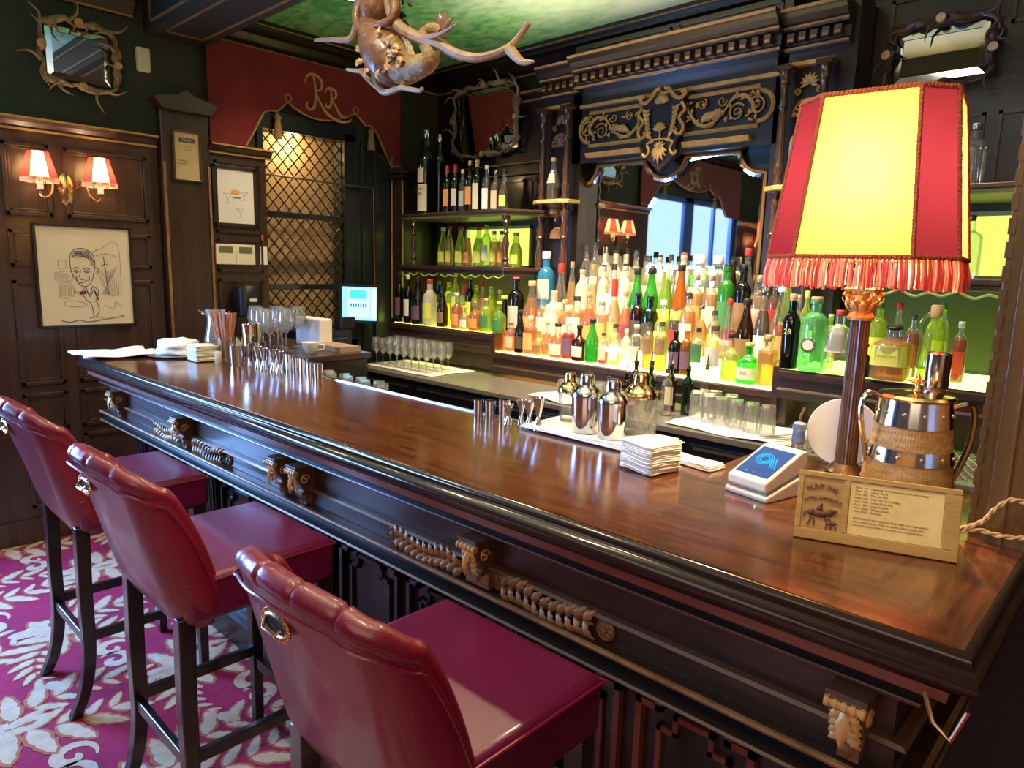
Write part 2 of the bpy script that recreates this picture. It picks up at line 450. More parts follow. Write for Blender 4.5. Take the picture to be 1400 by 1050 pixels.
# panel between pillar and lattice
mb = MB(); mb.box((XL, 1.99, 0), (XL + .05, 2.37, 2.29)); frame_x(mb, XL + .05, 2.02, 2.33, 1.80, 2.25, .014); frame_x(mb, XL + .05, 2.02, 2.33, 1.55, 1.76, .014); frame_x(mb, XL + .05, 2.02, 2.33, 1.0, 1.50, .014)
P1 = struct(mb.build('trim_2', WD, smooth=False))
rail_x('dado_rail', XL + .05, 1.99, 2.41, 2.29, P1, .06, .06)

# lattice window
fr = MB()
y0, y1, z0, z1 = GR
for a, b in (((y0 - .04, z0), (y0, z1)), ((y1, 1.0), (y1 + .14, 2.56)), ((y0 - .04, z1), (y1 + .1, z1 + .12)), ((y0 - .04, z0 - .06), (y1 + .1, z0))):
    fr.box((XL - .02, a[0], a[1]), (XL + .03, b[0], b[1]))
fr.box((XL - .02, y0, 1.925), (XL + .02, y1, 1.965)); fr.box((XL - .02, y0, 1.43), (XL + .02, y1, 1.47))
fr.box((XL, y1 + .14, 0), (XL + .02, 3.42, 2.5)); fr.box((XL + .02, 3.09, 0), (XL + .035, 3.10, 2.45))
fr.box((XL + .02, y1 + .14, 0), (XL + .045, y1 + .17, 2.5)); fr.box((XL + .02, 3.26, 0), (XL + .045, 3.40, 2.45))
W2 = struct(fr.build('window_2', mat('blue_black_frame', (.008, .012, .018), .3, coat=.4), smooth=False)); bevel(W2, .004)
lt = MB(); st = .078; zz0, zz1 = z0, z1
def clipseg(c, s_):
    pts = []
    for y in (y0, y1):
        z = c + s_ * (y - y0)
        if z0 <= z <= z1: pts.append((y, z))
    for z in (z0, z1):
        y = y0 + (z - c) / s_
        if y0 < y < y1: pts.append((y, z))
    return pts[:2] if len(pts) >= 2 else None
k = 1.12
c = z0 - k * (y1 - y0) + .03
while c < z1:
    p = clipseg(c, k)
    if p: lt.tube([(XL - .012, *p[0]), (XL - .012, *p[1])], .005, 5)
    c += .092
c = z0 + .05
while c < z1 + k * (y1 - y0):
    p = clipseg(c, -k)
    if p: lt.tube([(XL - .006, *p[0]), (XL - .006, *p[1])], .005, 5)
    c += .092
struct(lt.build('lattice', mat('lattice_iron', (.02, .008, .006), .45, .4), W2))
struct(MB().box((XL - .30, y0 - .1, z0 - .1), (XL - .28, y1 + .1, z1 + .1)).build('backing_board', mat('cream_backing', (.62, .42, .22), .8, noise=((.5, .32, .15), 4, (1, 1, 1))), W2, smooth=False))
mb = MB(); mb.box((XL - .3, y0 - .1, z1 + .06), (XL - .1, y1 + .1, z1 + .1)); mb.box((XL - .3, y0 - .12, z0 - .1), (XL - .1, y0 - .1, z1 + .1)); mb.box((XL - .3, y1 + .1, z0 - .1), (XL - .1, y1 + .12, z1 + .1))
struct(mb.build('reveal', WP, W2, smooth=False))
struct(MB().tube([(XL + .05, 2.36, 2.20), (XL + .05, 3.24, 2.19)], .007, 8).build('curtain_rod', mat('green_brass', (.12, .14, .08), .35, .8), W2))
struct(MB().tube([(XL + .05, 3.24, 2.19), (XL + .05, 3.25, 1.2)], .004, 6).build('rod_stay', WGD, W2))

# pilaster at the end of the valance, and dark strip above
mb = MB(); mb.box((XL, 3.42, 0), (XL + .16, 3.72, 2.28)); mb.box((XL, 3.38, 2.28), (XL + .2, 3.76, 2.31)); mb.box((XL, 3.36, 2.31), (XL + .23, 3.78, 2.345)); mb.box((XL, 3.72, 0), (XL + .05, YB, 2.28))
P2 = struct(mb.build('trim_3', WN, smooth=False)); bevel(P2, .004)
struct(MB().box((XL + .16, 3.425, .3), (XL + .165, 3.435, 2.27)).box((XL + .05, 3.405, 1.2), (XL + .055, 3.415, 2.45)).build('gilt_line', WG, P2, smooth=False))

# cornices
def cornice_x(name, y0, y1):
    mb = MB()
    mb.prism([(0, 2.985), (.02, 2.985), (.02, 3.0), (.035, 3.02), (.07, 3.06), (.11, 3.075), (.11, 3.10), (.13, 3.10), (.13, ZC), (0, ZC)], lambda u, v, d: (XL + u, d, v), y0, y1)
    mb.box((XL + .02, y0, 2.986), (XL + .024, y1, 2.998), 1); mb.box((XL + .13, y0, 3.108), (XL + .134, y1, 3.116), 1)
    return struct(mb.build(name, [WN, WG], smooth=False))
cornice_x('trim_4', 2.04, YB); cornice_x('trim_5', YF, 1.6)
mb = MB()
mb.prism([(0, 2.98), (.02, 2.98), (.02, 3.0), (.05, 3.02), (.09, 3.06), (.13, 3.075), (.13, 3.10), (.15, 3.10), (.15, ZC), (0, ZC)], lambda u, v, d: (d, YB - u, v), XL, XR)
mb.box((XL, YB - .024, 2.981), (XR, YB - .02, 2.993), 1); mb.box((XL, YB - .155, 3.108), (XR, YB - .15, 3.116), 1)
struct(mb.build('trim_6', [WN, WGD], smooth=False))
# ceiling beam
mb = MB(); mb.box((XL, 1.66, 2.92), (XR, 2.0, ZC)); mb.box((XL, 2.0, 3.03), (XR, 2.10, ZC))
for z in (2.955, 3.075): mb.box((XL + .12, 1.652, z), (XR, 1.66, z + .012), 1)
mb.box((XL + .12, 1.652, 2.955), (XL + .132, 1.66, 3.087), 1)
for y in (1.72, 1.93): mb.box((XL + .16, y, 2.913), (XR, y + .012, 2.92), 1)
mb.box((XL + .16, 1.72, 2.913), (XL + .172, 1.942, 2.92), 1)
struct(mb.build('trim_7', [mat('beam_grey_green', (.016, .017, .013), .6), WGD], smooth=False))

# right-hand oak post (end of the partition the bar runs into)
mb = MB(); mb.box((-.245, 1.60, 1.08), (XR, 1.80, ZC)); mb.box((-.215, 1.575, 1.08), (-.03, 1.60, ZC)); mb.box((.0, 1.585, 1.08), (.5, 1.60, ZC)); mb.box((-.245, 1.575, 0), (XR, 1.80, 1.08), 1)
for x in (-.19, -.06): mb.box((x, 1.572, 1.08), (x + .006, 1.575, ZC))
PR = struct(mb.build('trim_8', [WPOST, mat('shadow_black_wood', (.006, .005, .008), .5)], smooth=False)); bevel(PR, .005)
mb = MB()
for k in range(46):
    z = 1.09 + k * .044; mb.box((-.2475, 1.598, z), (-.236, 1.60, z + .030))
struct(mb.build('beaded_edge', WPOST, PR, smooth=False))
rp = struct(MB().box((-.245, 1.80, 0), (-.2, 3.0, 1.0)).build('trim_9', WN, smooth=False))

# ---- daylight window in the left wall (seen in the mirror)
W1 = MB(); y0, y1, z0, z1 = OP
for a, b in (((y0, z0), (y0 + .07, z1)), ((y1 - .07, z0), (y1, z1)), ((y0, z1 - .07), (y1, z1)), ((y0, z0), (y1, z0 + .07)), ((-.62, z0), (-.40, z1)), ((-1.2, z0), (-1.15, z1))):
    W1.box((XL - .08, a[0], a[1]), (XL - .03, b[0], b[1]))
W1o = struct(W1.build('window_1', mat('blue_paint', (.05, .12, .35), .4), smooth=False)); bevel(W1o, .005)
struct(MB().box((XL - .062, y0 + .02, z0 + .02), (XL - .058, y1 - .02, z1 - .02)).build('window_pane', tinted('window_glass', (.97, .98, 1), .4, .01), W1o, smooth=False))
struct(MB().box((XL - 1.3, y0 - 2.5, -.5), (XL - 1.28, y1 + 2.5, 4)).build('sky_backdrop', emis('sky_glow', (.42, .66, 1.0), 2.0), smooth=False))  # glowing sheet outside the window, standing in for the sky
def broad_plant(x, y, z, rz, label):
    t = thing('potted_plant', label, 'plant', (x, y, z), rz)
    lf = mat('plant_leaf', (.06, .30, .05), .4, noise=((.16, .45, .08), 8, (1, 1, 1)))
    for i in range(9):
        a = i * 2.4; m2 = MB(); t0 = .35 + .25 * (i % 3)
        d = V((math.cos(a) * .6, math.sin(a), .9))
        m2.tube([(0, 0, .12), V((0, 0, .12)) + d.normalized() * .25], .006, 6)
        m2.leaf(V((0, 0, .12)) + d.normalized() * .22, d, V((0, 0, 1)).cross(d).cross(d) * -1, .42, .11, .3, lobes=False)
        m2.build('leaf', lf, t)
    MB().lathe([(.09, 0), (.13, .18), (.14, .2), (.12, .2), (.11, .15)], n=16).build('pot', mat('terracotta', (.3, .1, .05), .8), t)
    return t
broad_plant(XL - .4, -.1, 1.0, .3, 'broad green leaved plant outside the daylit window seen in the mirror')
MB().box((XL - .7, -1.9, .0), (XL - .2, .6, 1.0)).build('planter_ledge', mat('planter_stone', (.3, .3, .32), .8), smooth=False)['kind'] = 'structure'

# =================================================================== VALANCES
PXV = [(288, 193), (336, 199), (347, 180), (360, 154), (368, 151), (378, 152.5), (385, 147), (393.6, 139), (401, 147), (414, 155.5), (425, 161), (435, 163.6), (450, 165.4), (462, 163), (474, 160), (486, 155.5), (493, 164), (499.5, 172), (506, 172.5), (511.5, 176.5), (517, 187), (522, 199), (528, 214), (534, 227.5), (547.5, 229)]
def on_x(px, py, X):
    d = _r * ((px - 700) / FPX) - _u * ((py - 525) / FPX) + _f
    p = EYE + d * (X / d.x); return (p.y, p.z)
VP = [on_x(px, py, XL + .05) for px, py in PXV]
cy = (VP[0][0] + VP[-1][0]) / 2
VL = [(y - cy, z) for y, z in VP]
hw = (VL[-1][0] - VL[0][0]) / 2
def ribbon(mb, P, w, fn, m=None):
    mb.tube([fn(*p) for p in P], w, 6, m)
def valance(y, ws, label):
    t = thing('window_valance', label, 'valance', (XL + .05, y, 0))
    mb = MB(); N = len(VL); top = 2.985
    P = [(u * ws, v) for u, v in VL]
    # board strips (column quads) so the scalloped outline stays clean
    vs = []; fs = []
    for u, v in P: vs += [(0, u, v), (0, u, top), (-.02, u, v), (-.02, u, top)]
    for i in range(N - 1):
        a, b = i * 4, i * 4 + 4
        fs += [(a, b, b + 1, a + 1), (a + 2, a + 3, b + 3, b + 2), (a, a + 2, b + 2, b), (a + 1, b + 1, b + 3, a + 3)]
    fs += [(0, 1, 3, 2), ((N - 1) * 4, (N - 1) * 4 + 2, (N - 1) * 4 + 3, (N - 1) * 4 + 1)]
    mb.add(vs, fs); mb.build('velvet_board', VELVET, t, smooth=False)
    g = MB(); fn = lambda u, v: (.006, u, v)
    ribbon(g, P[1:], .0065, fn)
    g.build('gold_cord', WG, t)
    for i in (7, 15):
        u, v = P[i]; g = MB(); g.tube([(.006, u + .022 * math.sin(a), v + .022 + .024 * -math.cos(a)) for a in [k * PI / 8 for k in range(17)]], .005, 6); g.build('cord_loop', WG, t)
    g = MB(); g.box((.0, P[0][0], top - .006), (.006, P[-1][0], top + .006)); g.build('top_braid', WGD, t, smooth=False)
    for i in (5, 18):
        u, v = P[i]; g = MB(); z = v - .01
        g.tube([(.01, u, z + .012), (.01, u, z - .01)], .004, 6)
        g.lathe([(.004, -.005), (.02, -.02), (.026, -.035), (.016, -.05), (.02, -.055), (.026, -.1), (.030, -.165), (.004, -.166)], (.012, u, z), 12)
        g.build('tassel', mat('tassel_gold', (.36, .21, .07), .7, bump=(200, .5, (1, 1, .1))), t)
    # RR monogram: strokes traced in the plane of the board
    M1 = [[(-.20, .17), (-.19, .215), (-.15, .235), (-.1, .225), (-.075, .185), (-.095, .145), (-.13, .135)], [(-.145, .23), (-.13, .18), (-.125, .09), (-.14, .03), (-.17, .012), (-.195, .03), (-.185, .055)],
          [(-.13, .135), (-.1, .08), (-.055, .02), (.0, -.015), (.07, -.03), (.13, -.018), (.15, .0)],
          [(-.055, .13), (-.045, .16), (-.01, .172), (.025, .16), (.03, .13), (.01, .108), (-.01, .105)], [(-.015, .168), (-.005, .13), (-.01, .07), (-.03, .045), (-.05, .055), (-.045, .07)],
          [(-.008, .105), (.03, .06), (.06, .015), (.1, .002), (.11, .008)]]
    g = MB()
    for st_ in M1:
        Q = catmull([(.007, a * 1.05 + .135, 2.66 + b * 1.05) for a, b in st_], 5); n = len(Q)
        g.tube(Q, [.0045 + .006 * math.sin(PI * i / (n - 1)) for i in range(n)], 6)
    g.build('monogram_lettering', mat('faded_gold', (.62, .38, .16), .5), t)
    return t
valance(cy, 1.0, 'red velvet pelmet with gold RR monogram above the lit lattice window')
valance(-.50, 1.64, 'red velvet pelmet over the daylit window, seen reflected in the bar mirror')

# =================================================================== BAR COUNTER
BX0, BX1 = -4.05, -.15
ZT = 1.12
bar = thing('bar_counter', 'long dark carved wooden bar counter with a polished mahogany top', 'bar counter', (-2.1, 1.3, 0))
def bb(mb, name, m, **k):
    o = mb.build(name, m, bar, **k); return wp(o)
# top surface: long boards + cross-grained end piece, mitred at the near right corner
mb = MB()
mb.prism([(BX0, 1.075), (-.150, 1.075), (-.66, 1.58), (-.66, 1.66), (BX0, 1.66)], lambda u, v, d: (u, v, d), 1.07, ZT, 0)
mb.prism([(-.150, 1.0752), (-.148, 1.94), (-.82, 1.94), (-.82, 1.6602), (-.66, 1.6602), (-.66, 1.5802)], lambda u, v, d: (u, v, d), 1.07, ZT, 1)
bb(mb, 'bar_top', [WB, WBY], smooth=False)
# moulded edge swept round the left end, the front and the right end
PRO = [(0, 1.1185), (.004, 1.1195), (.010, 1.116), (.014, 1.108), (.012, 1.102), (.016, 1.097), (.024, 1.09), (.026, 1.078), (.021, 1.067), (.012, 1.062), (.006, 1.058), (-.004, 1.052), (-.010, 1.047), (-.010, 1.045)]
def sweep(mb, prof, path, m=None):
    """path: list of (x, y, outward x, outward y) — profile offset o goes outward"""
    rows = []
    for x, y, ox, oy in path: rows.append([(x + ox * o, y + oy * o, z) for o, z in prof])
    return mb.grid(rows, m)
def bpath(off, zback=1.66):
    return [(BX0, zback, -1, 0), (BX0, 1.075, -1, -1), (BX1, 1.075, 1, -1), (BX1, 1.94, 1, 0)]
mb = MB(); sweep(mb, PRO, bpath(0))
bb(mb, 'edge_moulding', mat('black_edge_lacquer', (.014, .008, .006), .2, coat=.25, spec=.35, noise=((.028, .013, .008), 5, (.4, 6, 6)))
   , ang=1.2)
mb = MB(); sweep(mb, [(-.010, 1.046), (-.012, 1.046), (-.014, 1.026), (-.018, 1.024), (-.03, 1.02)], bpath(0)); bb(mb, 'red_band', WR, smooth=False)
mb = MB(); sweep(mb, [(-.02, 1.024), (-.035, 1.012), (-.05, 1.0), (-.058, .992), (-.052, .988), (-.056, .982), (-.068, .980), (-.085, .976), (-.088, .972)], bpath(0)); bb(mb, 'cove_moulding', WN, ang=.5)
mb = MB(); sweep(mb, [(-.0515, .9895), (-.0505, .987), (-.0545, .981)], bpath(0)); bb(mb, 'upper_bead', mat('copper_edge', (.12, .045, .02), .4, coat=.3), smooth=False)  # thin strip along the cove edge, lighter brown than the cove
mb = MB(); sweep(mb, [(-.088, .974), (-.090, .90), (-.086, .899)], bpath(0)); bb(mb, 'frieze_board', WD, smooth=False)
mb = MB(); sweep(mb, [(-.086, .9), (-.07, .899), (-.064, .893), (-.07, .887), (-.086, .886)], bpath(0)); bb(mb, 'middle_bead', mat('copper_edge', (.1, .04, .02), .4), smooth=False)  # bead in a lighter brown than the boards around it
mb = MB(); sweep(mb, [(-.084, .888), (-.084, .84), (-.080, .838), (-.052, .838)], bpath(0)); bb(mb, 'carved_band_board', WD, smooth=False)
mb = MB(); sweep(mb, [(-.052, .8385), (-.045, .8375), (-.043, .833), (-.046, .827), (-.05, .826)], bpath(0)); bb(mb, 'gilt_rail', WGD, smooth=False)
mb = MB(); sweep(mb, [(-.05, .827), (-.07, .815), (-.075, .80), (-.05, .79), (-.046, .786), (-.05, .782), (-.20, .78)], bpath(0)); bb(mb, 'lower_cornice', WN, smooth=False)
mb = MB(); sweep(mb, [(-.0495, .7905), (-.0455, .786), (-.0465, .7835)], bpath(0)); bb(mb, 'lower_bead', mat('copper_edge_pale', (.16, .08, .035), .35), smooth=False)  # thin strip along the cornice edge, palest of the brown beads
# carcass below
mb = MB(); mb.box((BX0 + .2, 1.275, 0), (BX1 - .2, 1.58, 1.06)); mb.box((BX0 + .09, 1.165, .9), (BX1 - .09, 1.3, 1.06)); mb.box((BX0 + .09, 1.3, .78), (BX1 - .09, 1.62, 1.06)); mb.box((-.8, 1.58, .0), (-.25, 1.9, 1.06))
bb(mb, 'carcass', WN, smooth=False)
mb = MB()
for (o, z0, z1) in ((.06, 0, .12), (.045, .12, .14), (.03, .14, .16), (.015, .16, .18)): mb.box((BX0 + .2 - o, 1.275 - o, z0), (BX1 - .2 + o, 1.3, z1))
bb(mb, 'plinth', WN, smooth=False)
# lower panels between fluted pilasters
px_ = [-3.82, -2.99, -2.07, -1.19, -.40]
for i, x in enumerate(px_):
    mb = MB(); mb.box((x - .055, 1.25, .18), (x + .055, 1.276, .78))
    for k in range(5): mb.box((x - .042 + k * .019, 1.243, .24), (x - .034 + k * .019, 1.25, .70))
    mb.box((x - .065, 1.24, .72), (x + .065, 1.276, .745)); bb(mb, 'pilaster', WN, smooth=False)
for i in range(4):
    a, b = px_[i] + .10, px_[i + 1] - .10
    h = (b - a) / 2
    for (p, q) in ((a, a + h - .03), (a + h + .03, b)):
        mb = MB(); frame_eared(mb, 1.276, p, q, .27, .72, .05, .016, .02); frame_eared(mb, 1.276, p + .05, q - .05, .33, .66, .04, .012, .012)
        bb(mb, 'panel_moulding', WR if i == 3 else WN, smooth=False)
# consoles
def console(x):
    t = MB(); y0 = 1.165
    # body tapers: deep at top, small foot
    t.prism([(y0, .972), (1.095, .972), (1.09, .962), (1.10, .95), (1.105, .93), (1.118, .905), (1.125, .893), (1.118, .888), (1.118, .878), (y0, .878)], lambda u, v, d: (d, u, v), x - .026, x + .026, 0)
    t.box((x - .032, 1.092, .966), (x + .032, y0, .975), 0)
    c = MB()
    c.tube([(x - .031, 1.094, .955), (x + .031, 1.094, .955)], .008, 10)
    for k in range(5): c.tube([(x - .031 + k * .0135, 1.094, .955), (x - .0295 + k * .0135 + .005, 1.094, .955)], .0098, 10)
    for s_ in (-1, 1):
        for k in range(4):
            c.leaf((x + s_ * .003, 1.103 + k * .003, .946 - k * .014), (s_ * (.8), -.1, -.75), (0, -1, .2), .030, .0095, .3)
    c.leaf((x, 1.10, .95), (0, -.16, -1), (0, -1, 0), .066, .013, .15)
    for s_ in (-1, 1): c.tube(spiral((x + s_ * .0275, 1.128, .93), .017, 1.4, (0, 1, 0), (0, 0, 1), 16), .003, 5)
    o = bb(t, 'console_bracket', mat('console_brown', (.10, .045, .02), .42, coat=.2), smooth=False); bevel(o, .002)
    q = c.build('acanthus_carving', mat('gilt_brown', (.62, .32, .09), .4, .1), o); wp(q)
    f = MB(); f.box((x - .017, 1.135, .842), (x + .017, y0, .888)); f.leaf((x, 1.135, .885), (0, 0, -1), (0, -1, 0), .04, .012, .2)
    q = f.build('pendant', WC, o); wp(q)
for x in (-3.74, -2.95, -2.13, -1.995, -1.165, -.295): console(x)
# leaf scroll carvings
def rosette(mb, x, y, z, r):
    mb.lathe([(r, 0), (r, -.004), (r * .86, -.007), (r * .8, -.004), (r * .3, -.005), (r * .28, -.010), (.0005, -.012)], (x, y, z), 16, axis='y')
    for k in range(6):
        a = k * PI / 3; mb.leaf((x + math.cos(a) * r * .2, y - .004, z + math.sin(a) * r * .2), (math.cos(a), 0, math.sin(a)), (0, -1, 0), r * .68, r * .2, .15, lobes=False)
def leafband(xc, L, name='leaf_scroll_carving'):
    y = 1.158; z = .8625
    for sg in (-1, 1):
        mb = MB()
        N = 34
        P = []
        for i in range(N + 1):
            t = i / N; P.append((xc + sg * (.06 + t * (L - .12)), y - .006, z + .007 * math.sin(t * 9)))
        mb.tube(P, [.004 * (1 - .4 * i / N) for i in range(N + 1)], 6)
        for i in range(1, N, 3):
            p = P[i]
            for s_ in (-1, 1):
                mb.leaf((p[0], p[1] - .001, p[2]), (sg * .75, -.10, s_ * .72), (0, -1, 0), .050, .0125, .35)
        for c_, a0 in ((L - .085, 0), (.09, 2)):
            mb.tube(spiral((xc + sg * c_, y - .008, z), .017, 1.3, (sg, 0, 0), (0, 0, 1), 16, a0), [.005 * (1 - k / 20) + .001 for k in range(17)], 6)
        bb(mb, name, mat('gilt_leaf_carving', (.42, .21, .07), .4, .1, noise=((.2, .08, .03), 20, (1, 1, 1))))
        r = MB(); rosette(r, xc + sg * (L - .03), y, z, .024); bb(r, 'rosette', WC)
        r = MB(); rosette(r, xc + sg * .05, y, z, .022); bb(r, 'rosette', WC)
leafband(-1.165, .40); leafband(-2.95, .40)
mb = MB(); mb.box((-1.165 - .04, 1.13, .846), (-1.165 + .04, 1.16, .882)); bb(mb, 'carved_block', WC, smooth=False)
# stainless strip + speed-mat well behind the bar top
mb = MB(); mb.box((-4.0, 1.658, 1.10), (-.82, 1.668, ZT + .004)); bb(mb, 'steel_strip', STEEL, smooth=False)
mb = MB(); mb.box((BX0 + .1, 1.62, .95), (-.82, 1.90, 1.02)); bb(mb, 'under_bar_shelf', STEELD, smooth=False)
mb = MB(); 
m_ = mb.box((-3.1, 1.68, 1.02), (-.85, 1.88, 1.032))
for k in range(74):
    x = -3.09 + k * .03
    mb.add([(x, 1.685, 1.032), (x + .012, 1.685, 1.032), (x + .04, 1.875, 1.032), (x + .028, 1.875, 1.032), (x, 1.685, 1.037), (x + .012, 1.685, 1.037), (x + .04, 1.875, 1.037), (x + .028, 1.875, 1.037)],
           [(4, 5, 6, 7), (0, 1, 5, 4), (2, 3, 7, 6), (1, 2, 6, 5), (3, 0, 4, 7)])
tag(wp(mb.build('rubber_bar_mat', mat('rubber_mat', (.05, .055, .06), .45), None, smooth=False)) if False else mb.build('rubber_bar_mat', mat('rubber_mat', (.05, .055, .06), .45), smooth=False),
    'ribbed black rubber mat lying along the inner edge of the bar', 'bar mat')
# little brass hook under the near corner
mb = MB(); mb.tube([(-.19, 1.078, 1.04), (-.175, 1.075, 1.0), (-.15, 1.07, .985), (-.135, 1.07, 1.035)], .0035, 6)
tag(mb.build('brass_bag_hook', BRASS), 'small angular brass hook under the near corner of the bar top', 'hook')

# =================================================================== STOOLS
LEA = mat('crimson_leather', (.19, .005, .022), .36, coat=.35, noise=((.145, .004, .018), 3, (1, 1, 1)), bump=(260, .12))
LEAD = mat('crimson_leather_seat', (.13, .004, .040), .34, coat=.3, noise=((.09, .003, .03), 3, (1, 1, 1)), bump=(260, .10))
LEGM = mat('ebony_leg', (.014, .008, .010), .28, coat=.5)
def make_stool(x, label):
    t = thing('bar_stool', label, 'bar stool', (x, .85, 0), 0, 'red leather bar stools along the counter')
    # seat
    mb = MB(); rows = []
    sx, ya, yb = .242, -.20, .235
    mb.box((-sx, ya, .685), (sx, yb, .815))
    s_ = mb.build('seat', LEAD, t, bevel=.022); s_.modifiers['bevel'].segments = 4
    mb = MB(); mb.tube([(-sx + .004, yb - .0, .80), (sx - .004, yb, .80)], .0035, 6); mb.tube([(sx, ya, .80), (sx, yb, .80)], .0035, 6); mb.tube([(-sx, ya, .80), (-sx, yb, .80)], .0035, 6); mb.build('piping', LEA, s_)
    # tub back shell
    def path(s, n=30):
        w = .252 - .018 * s; yr = -.215 - .122 * s; rc = .085; yf = -.12
        P = []
        for i in range(6): P.append((w, yf + (yr + rc - yf) * i / 5 , i / 5 * .4))
        for i in range(1, 9): a = i / 8 * PI / 2; P.append((w - rc + rc * math.cos(a), yr + rc - rc * math.sin(a), .4 + .25 * i / 8))
        for i in range(1, 5): P.append(((w - rc) * (1 - i / 4), yr - .030 * math.sin(i / 4 * PI / 2) * s, .65 + .35 * i / 4))
        return P + [(-a, b, c) for a, b, c in reversed(P[:-1])]
    def ztop(c):
        K = ((0, .785), (.1, .82), (.2, .885), (.3, .97), (.4, 1.045), (.52, 1.088), (.65, 1.108), (.8, 1.125), (1.01, 1.134))
        for (a, u), (b, v) in zip(K, K[1:]):
            if c <= b: return u + (v - u) * (c - a) / (b - a)
    Mv = 9; base = path(0)
    def pt(i, s):
        P = path(s); a, b, c = P[i]
        zb = .665 + .03 * max(0, 1 - c / .5)
        z = zb + (ztop(c) - zb) * s
        sp = (z - .665) / .46
        a, b, _ = path(max(0, min(1, sp)))[i]
        # rounded bottom
        k = max(0, 1 - (z - zb) / .07); sh = 1 - .10 * k * k
        return V((a * sh, b + .018 * k * k if b < -.15 else b, z))
    n = len(base); outer = [[pt(i, j / Mv) for i in range(n)] for j in range(Mv + 1)]
    def inn(i, j, d):
        p = outer[j][i]; a = outer[j][max(i - 1, 0)]; b = outer[j][min(i + 1, n - 1)]
        tt = (b - a); tt.z = 0; tt.normalize(); nn = V((tt.y, -tt.x, 0))
        if nn.y * -1 > 0 and p.y < -.2: pass
        c = V((0, .2, p.z)); 
        if (c - p).dot(nn) < 0: nn = -nn
        return p + nn * d
    inner = [[inn(i, j, .042) for i in range(n)] for j in range(Mv + 1)]
    mb = MB(); mb.grid(outer); 
    b_ = mb.v and None
    mb2 = MB()
    rows = outer + [inner[j] for j in range(Mv, -1, -1)]
    mb2.grid(rows)
    # close the wing ends and the bottom
    for i in (0, n - 1): mb2.grid([[outer[j][i], inner[j][i]] for j in range(Mv + 1)])
    mb2.grid([outer[0], inner[0]])
    sh = mb2.build('back_shell', LEA, t, sub=1, ang=1.6)
    # pleated roll along the top edge and down the wings
    P = [(outer[Mv][i] + inner[Mv][i]) / 2 for i in range(n)]
    Q = catmull(P, 5); L = 0; rs = []
    for i, p in enumerate(Q):
        if i: L += (Q[i] - Q[i - 1]).length
        rear = 1 if p.z > 1.08 else 0
        ph = (L % .085) / .085
        cr = math.exp(-((min(ph, 1 - ph)) / .045) ** 2) * rear
        rs.append((.0225 * (1 - .26 * cr)) * (.55 + .45 * min(1, max(0, (p.z - .82) / .26))))
    Q = [p + V((0, 0, -.008)) for p in Q]
    mb = MB(); mb.tube(Q, rs, 12); mb.build('padded_roll', LEA, t)
    mb = MB(); mb.tube(catmull([outer[Mv][i] * 1.0 + (outer[Mv][i] - inner[Mv][i]).normalized() * .003 + V((0, 0, -.032)) for i in range(n)], 2), .003, 6); mb.build('piping', LEA, sh)
    # studded handle plate
    hz = 1.045; yb_ = -.215 - .122 * (hz - .665) / .46 - .030 * .83 - .003
    hp = MB(); 
    ell = [(.036 * math.cos(a), yb_ - .001, hz + .016 * math.sin(a)) for a in [k * PI / 12 for k in range(24)]]
    hp.tube(ell, .0035, 6, closed=True)
    h_ = hp.build('handle_plate', BRASS, t)
    MB().add([(p[0], yb_ - .0005, p[2]) for p in ell], [tuple(range(24))]).build('handle_recess', mat('dark_recess', (.01, .003, .002), .8), h_, smooth=False)
    st_ = MB()
    for k in range(26):
        a = k * 2 * PI / 26; st_.ball((.043 * math.cos(a), yb_ - .001, hz + .023 * math.sin(a)), .0036, n=6)
    st_.tube([(-.028, yb_ - .006, hz + .004), (-.018, yb_ - .014, hz - .006), (.018, yb_ - .014, hz - .006), (.028, yb_ - .006, hz + .004)], .003, 6)
    st_.build('studs', BRASS, h_)
    # legs
    for sx_ in (-1, 1):
        pts = catmull([(sx_ * .19, -.19, .70), (sx_ * .19, -.195, .45), (sx_ * .19, -.195, .24), (sx_ * .19, -.215, .10), (sx_ * .19, -.255, 0.0)], 5)
        lm = MB(); vs = []; fs = []
        for i, p in enumerate(pts):
            w = .0225 - .005 * i / len(pts)
            vs += [p + V(q) for q in ((-w, -w, 0), (w, -w, 0), (w, w, 0), (-w, w, 0))]
        vs = [V((q.x, q.y, max(q.z, 0))) for q in vs]
        for i in range(len(pts) - 1):
            for k in range(4): fs.append((i * 4 + k, i * 4 + (k + 1) % 4, i * 4 + 4 + (k + 1) % 4, i * 4 + 4 + k))
        fs += [(3, 2, 1, 0), tuple((len(pts) - 1) * 4 + k for k in range(4))]
        lm.add(vs, fs); bevel(lm.build('leg', LEGM, t, smooth=True, ang=.5), .003)
        lm = MB(); a = .022; b = .015
        lm.add([(sx_ * .215 + u * q, .195 + v * q, z) for z, q in ((.70, a), (0, b)) for u, v in ((-1, -1), (1, -1), (1, 1), (-1, 1))],
               [(0, 1, 5, 4), (1, 2, 6, 5), (2, 3, 7, 6), (3, 0, 4, 7), (0, 3, 2, 1), (4, 5, 6, 7)])
        bevel(lm.build('leg', LEGM, t, smooth=False), .003)
        lm = MB(); lm.box((sx_ * .20 - .011, -.19, .275), (sx_ * .20 + .011, .19, .31)); bevel(lm.build('stretcher', LEGM, t, smooth=False), .003)
    lm = MB(); lm.box((-.18, -.208, .26), (.18, -.186, .295)); bevel(lm.build('stretcher', LEGM, t, smooth=False), .003)
    lm = MB(); lm.box((-.205, .185, .22), (.205, .207, .26)); bevel(lm.build('foot_rest', LEGM, t, smooth=False), .003)
    return t
st0 = make_stool(-.983, 'red leather bar stool closest to the camera, with pleated roll top and studded handle')
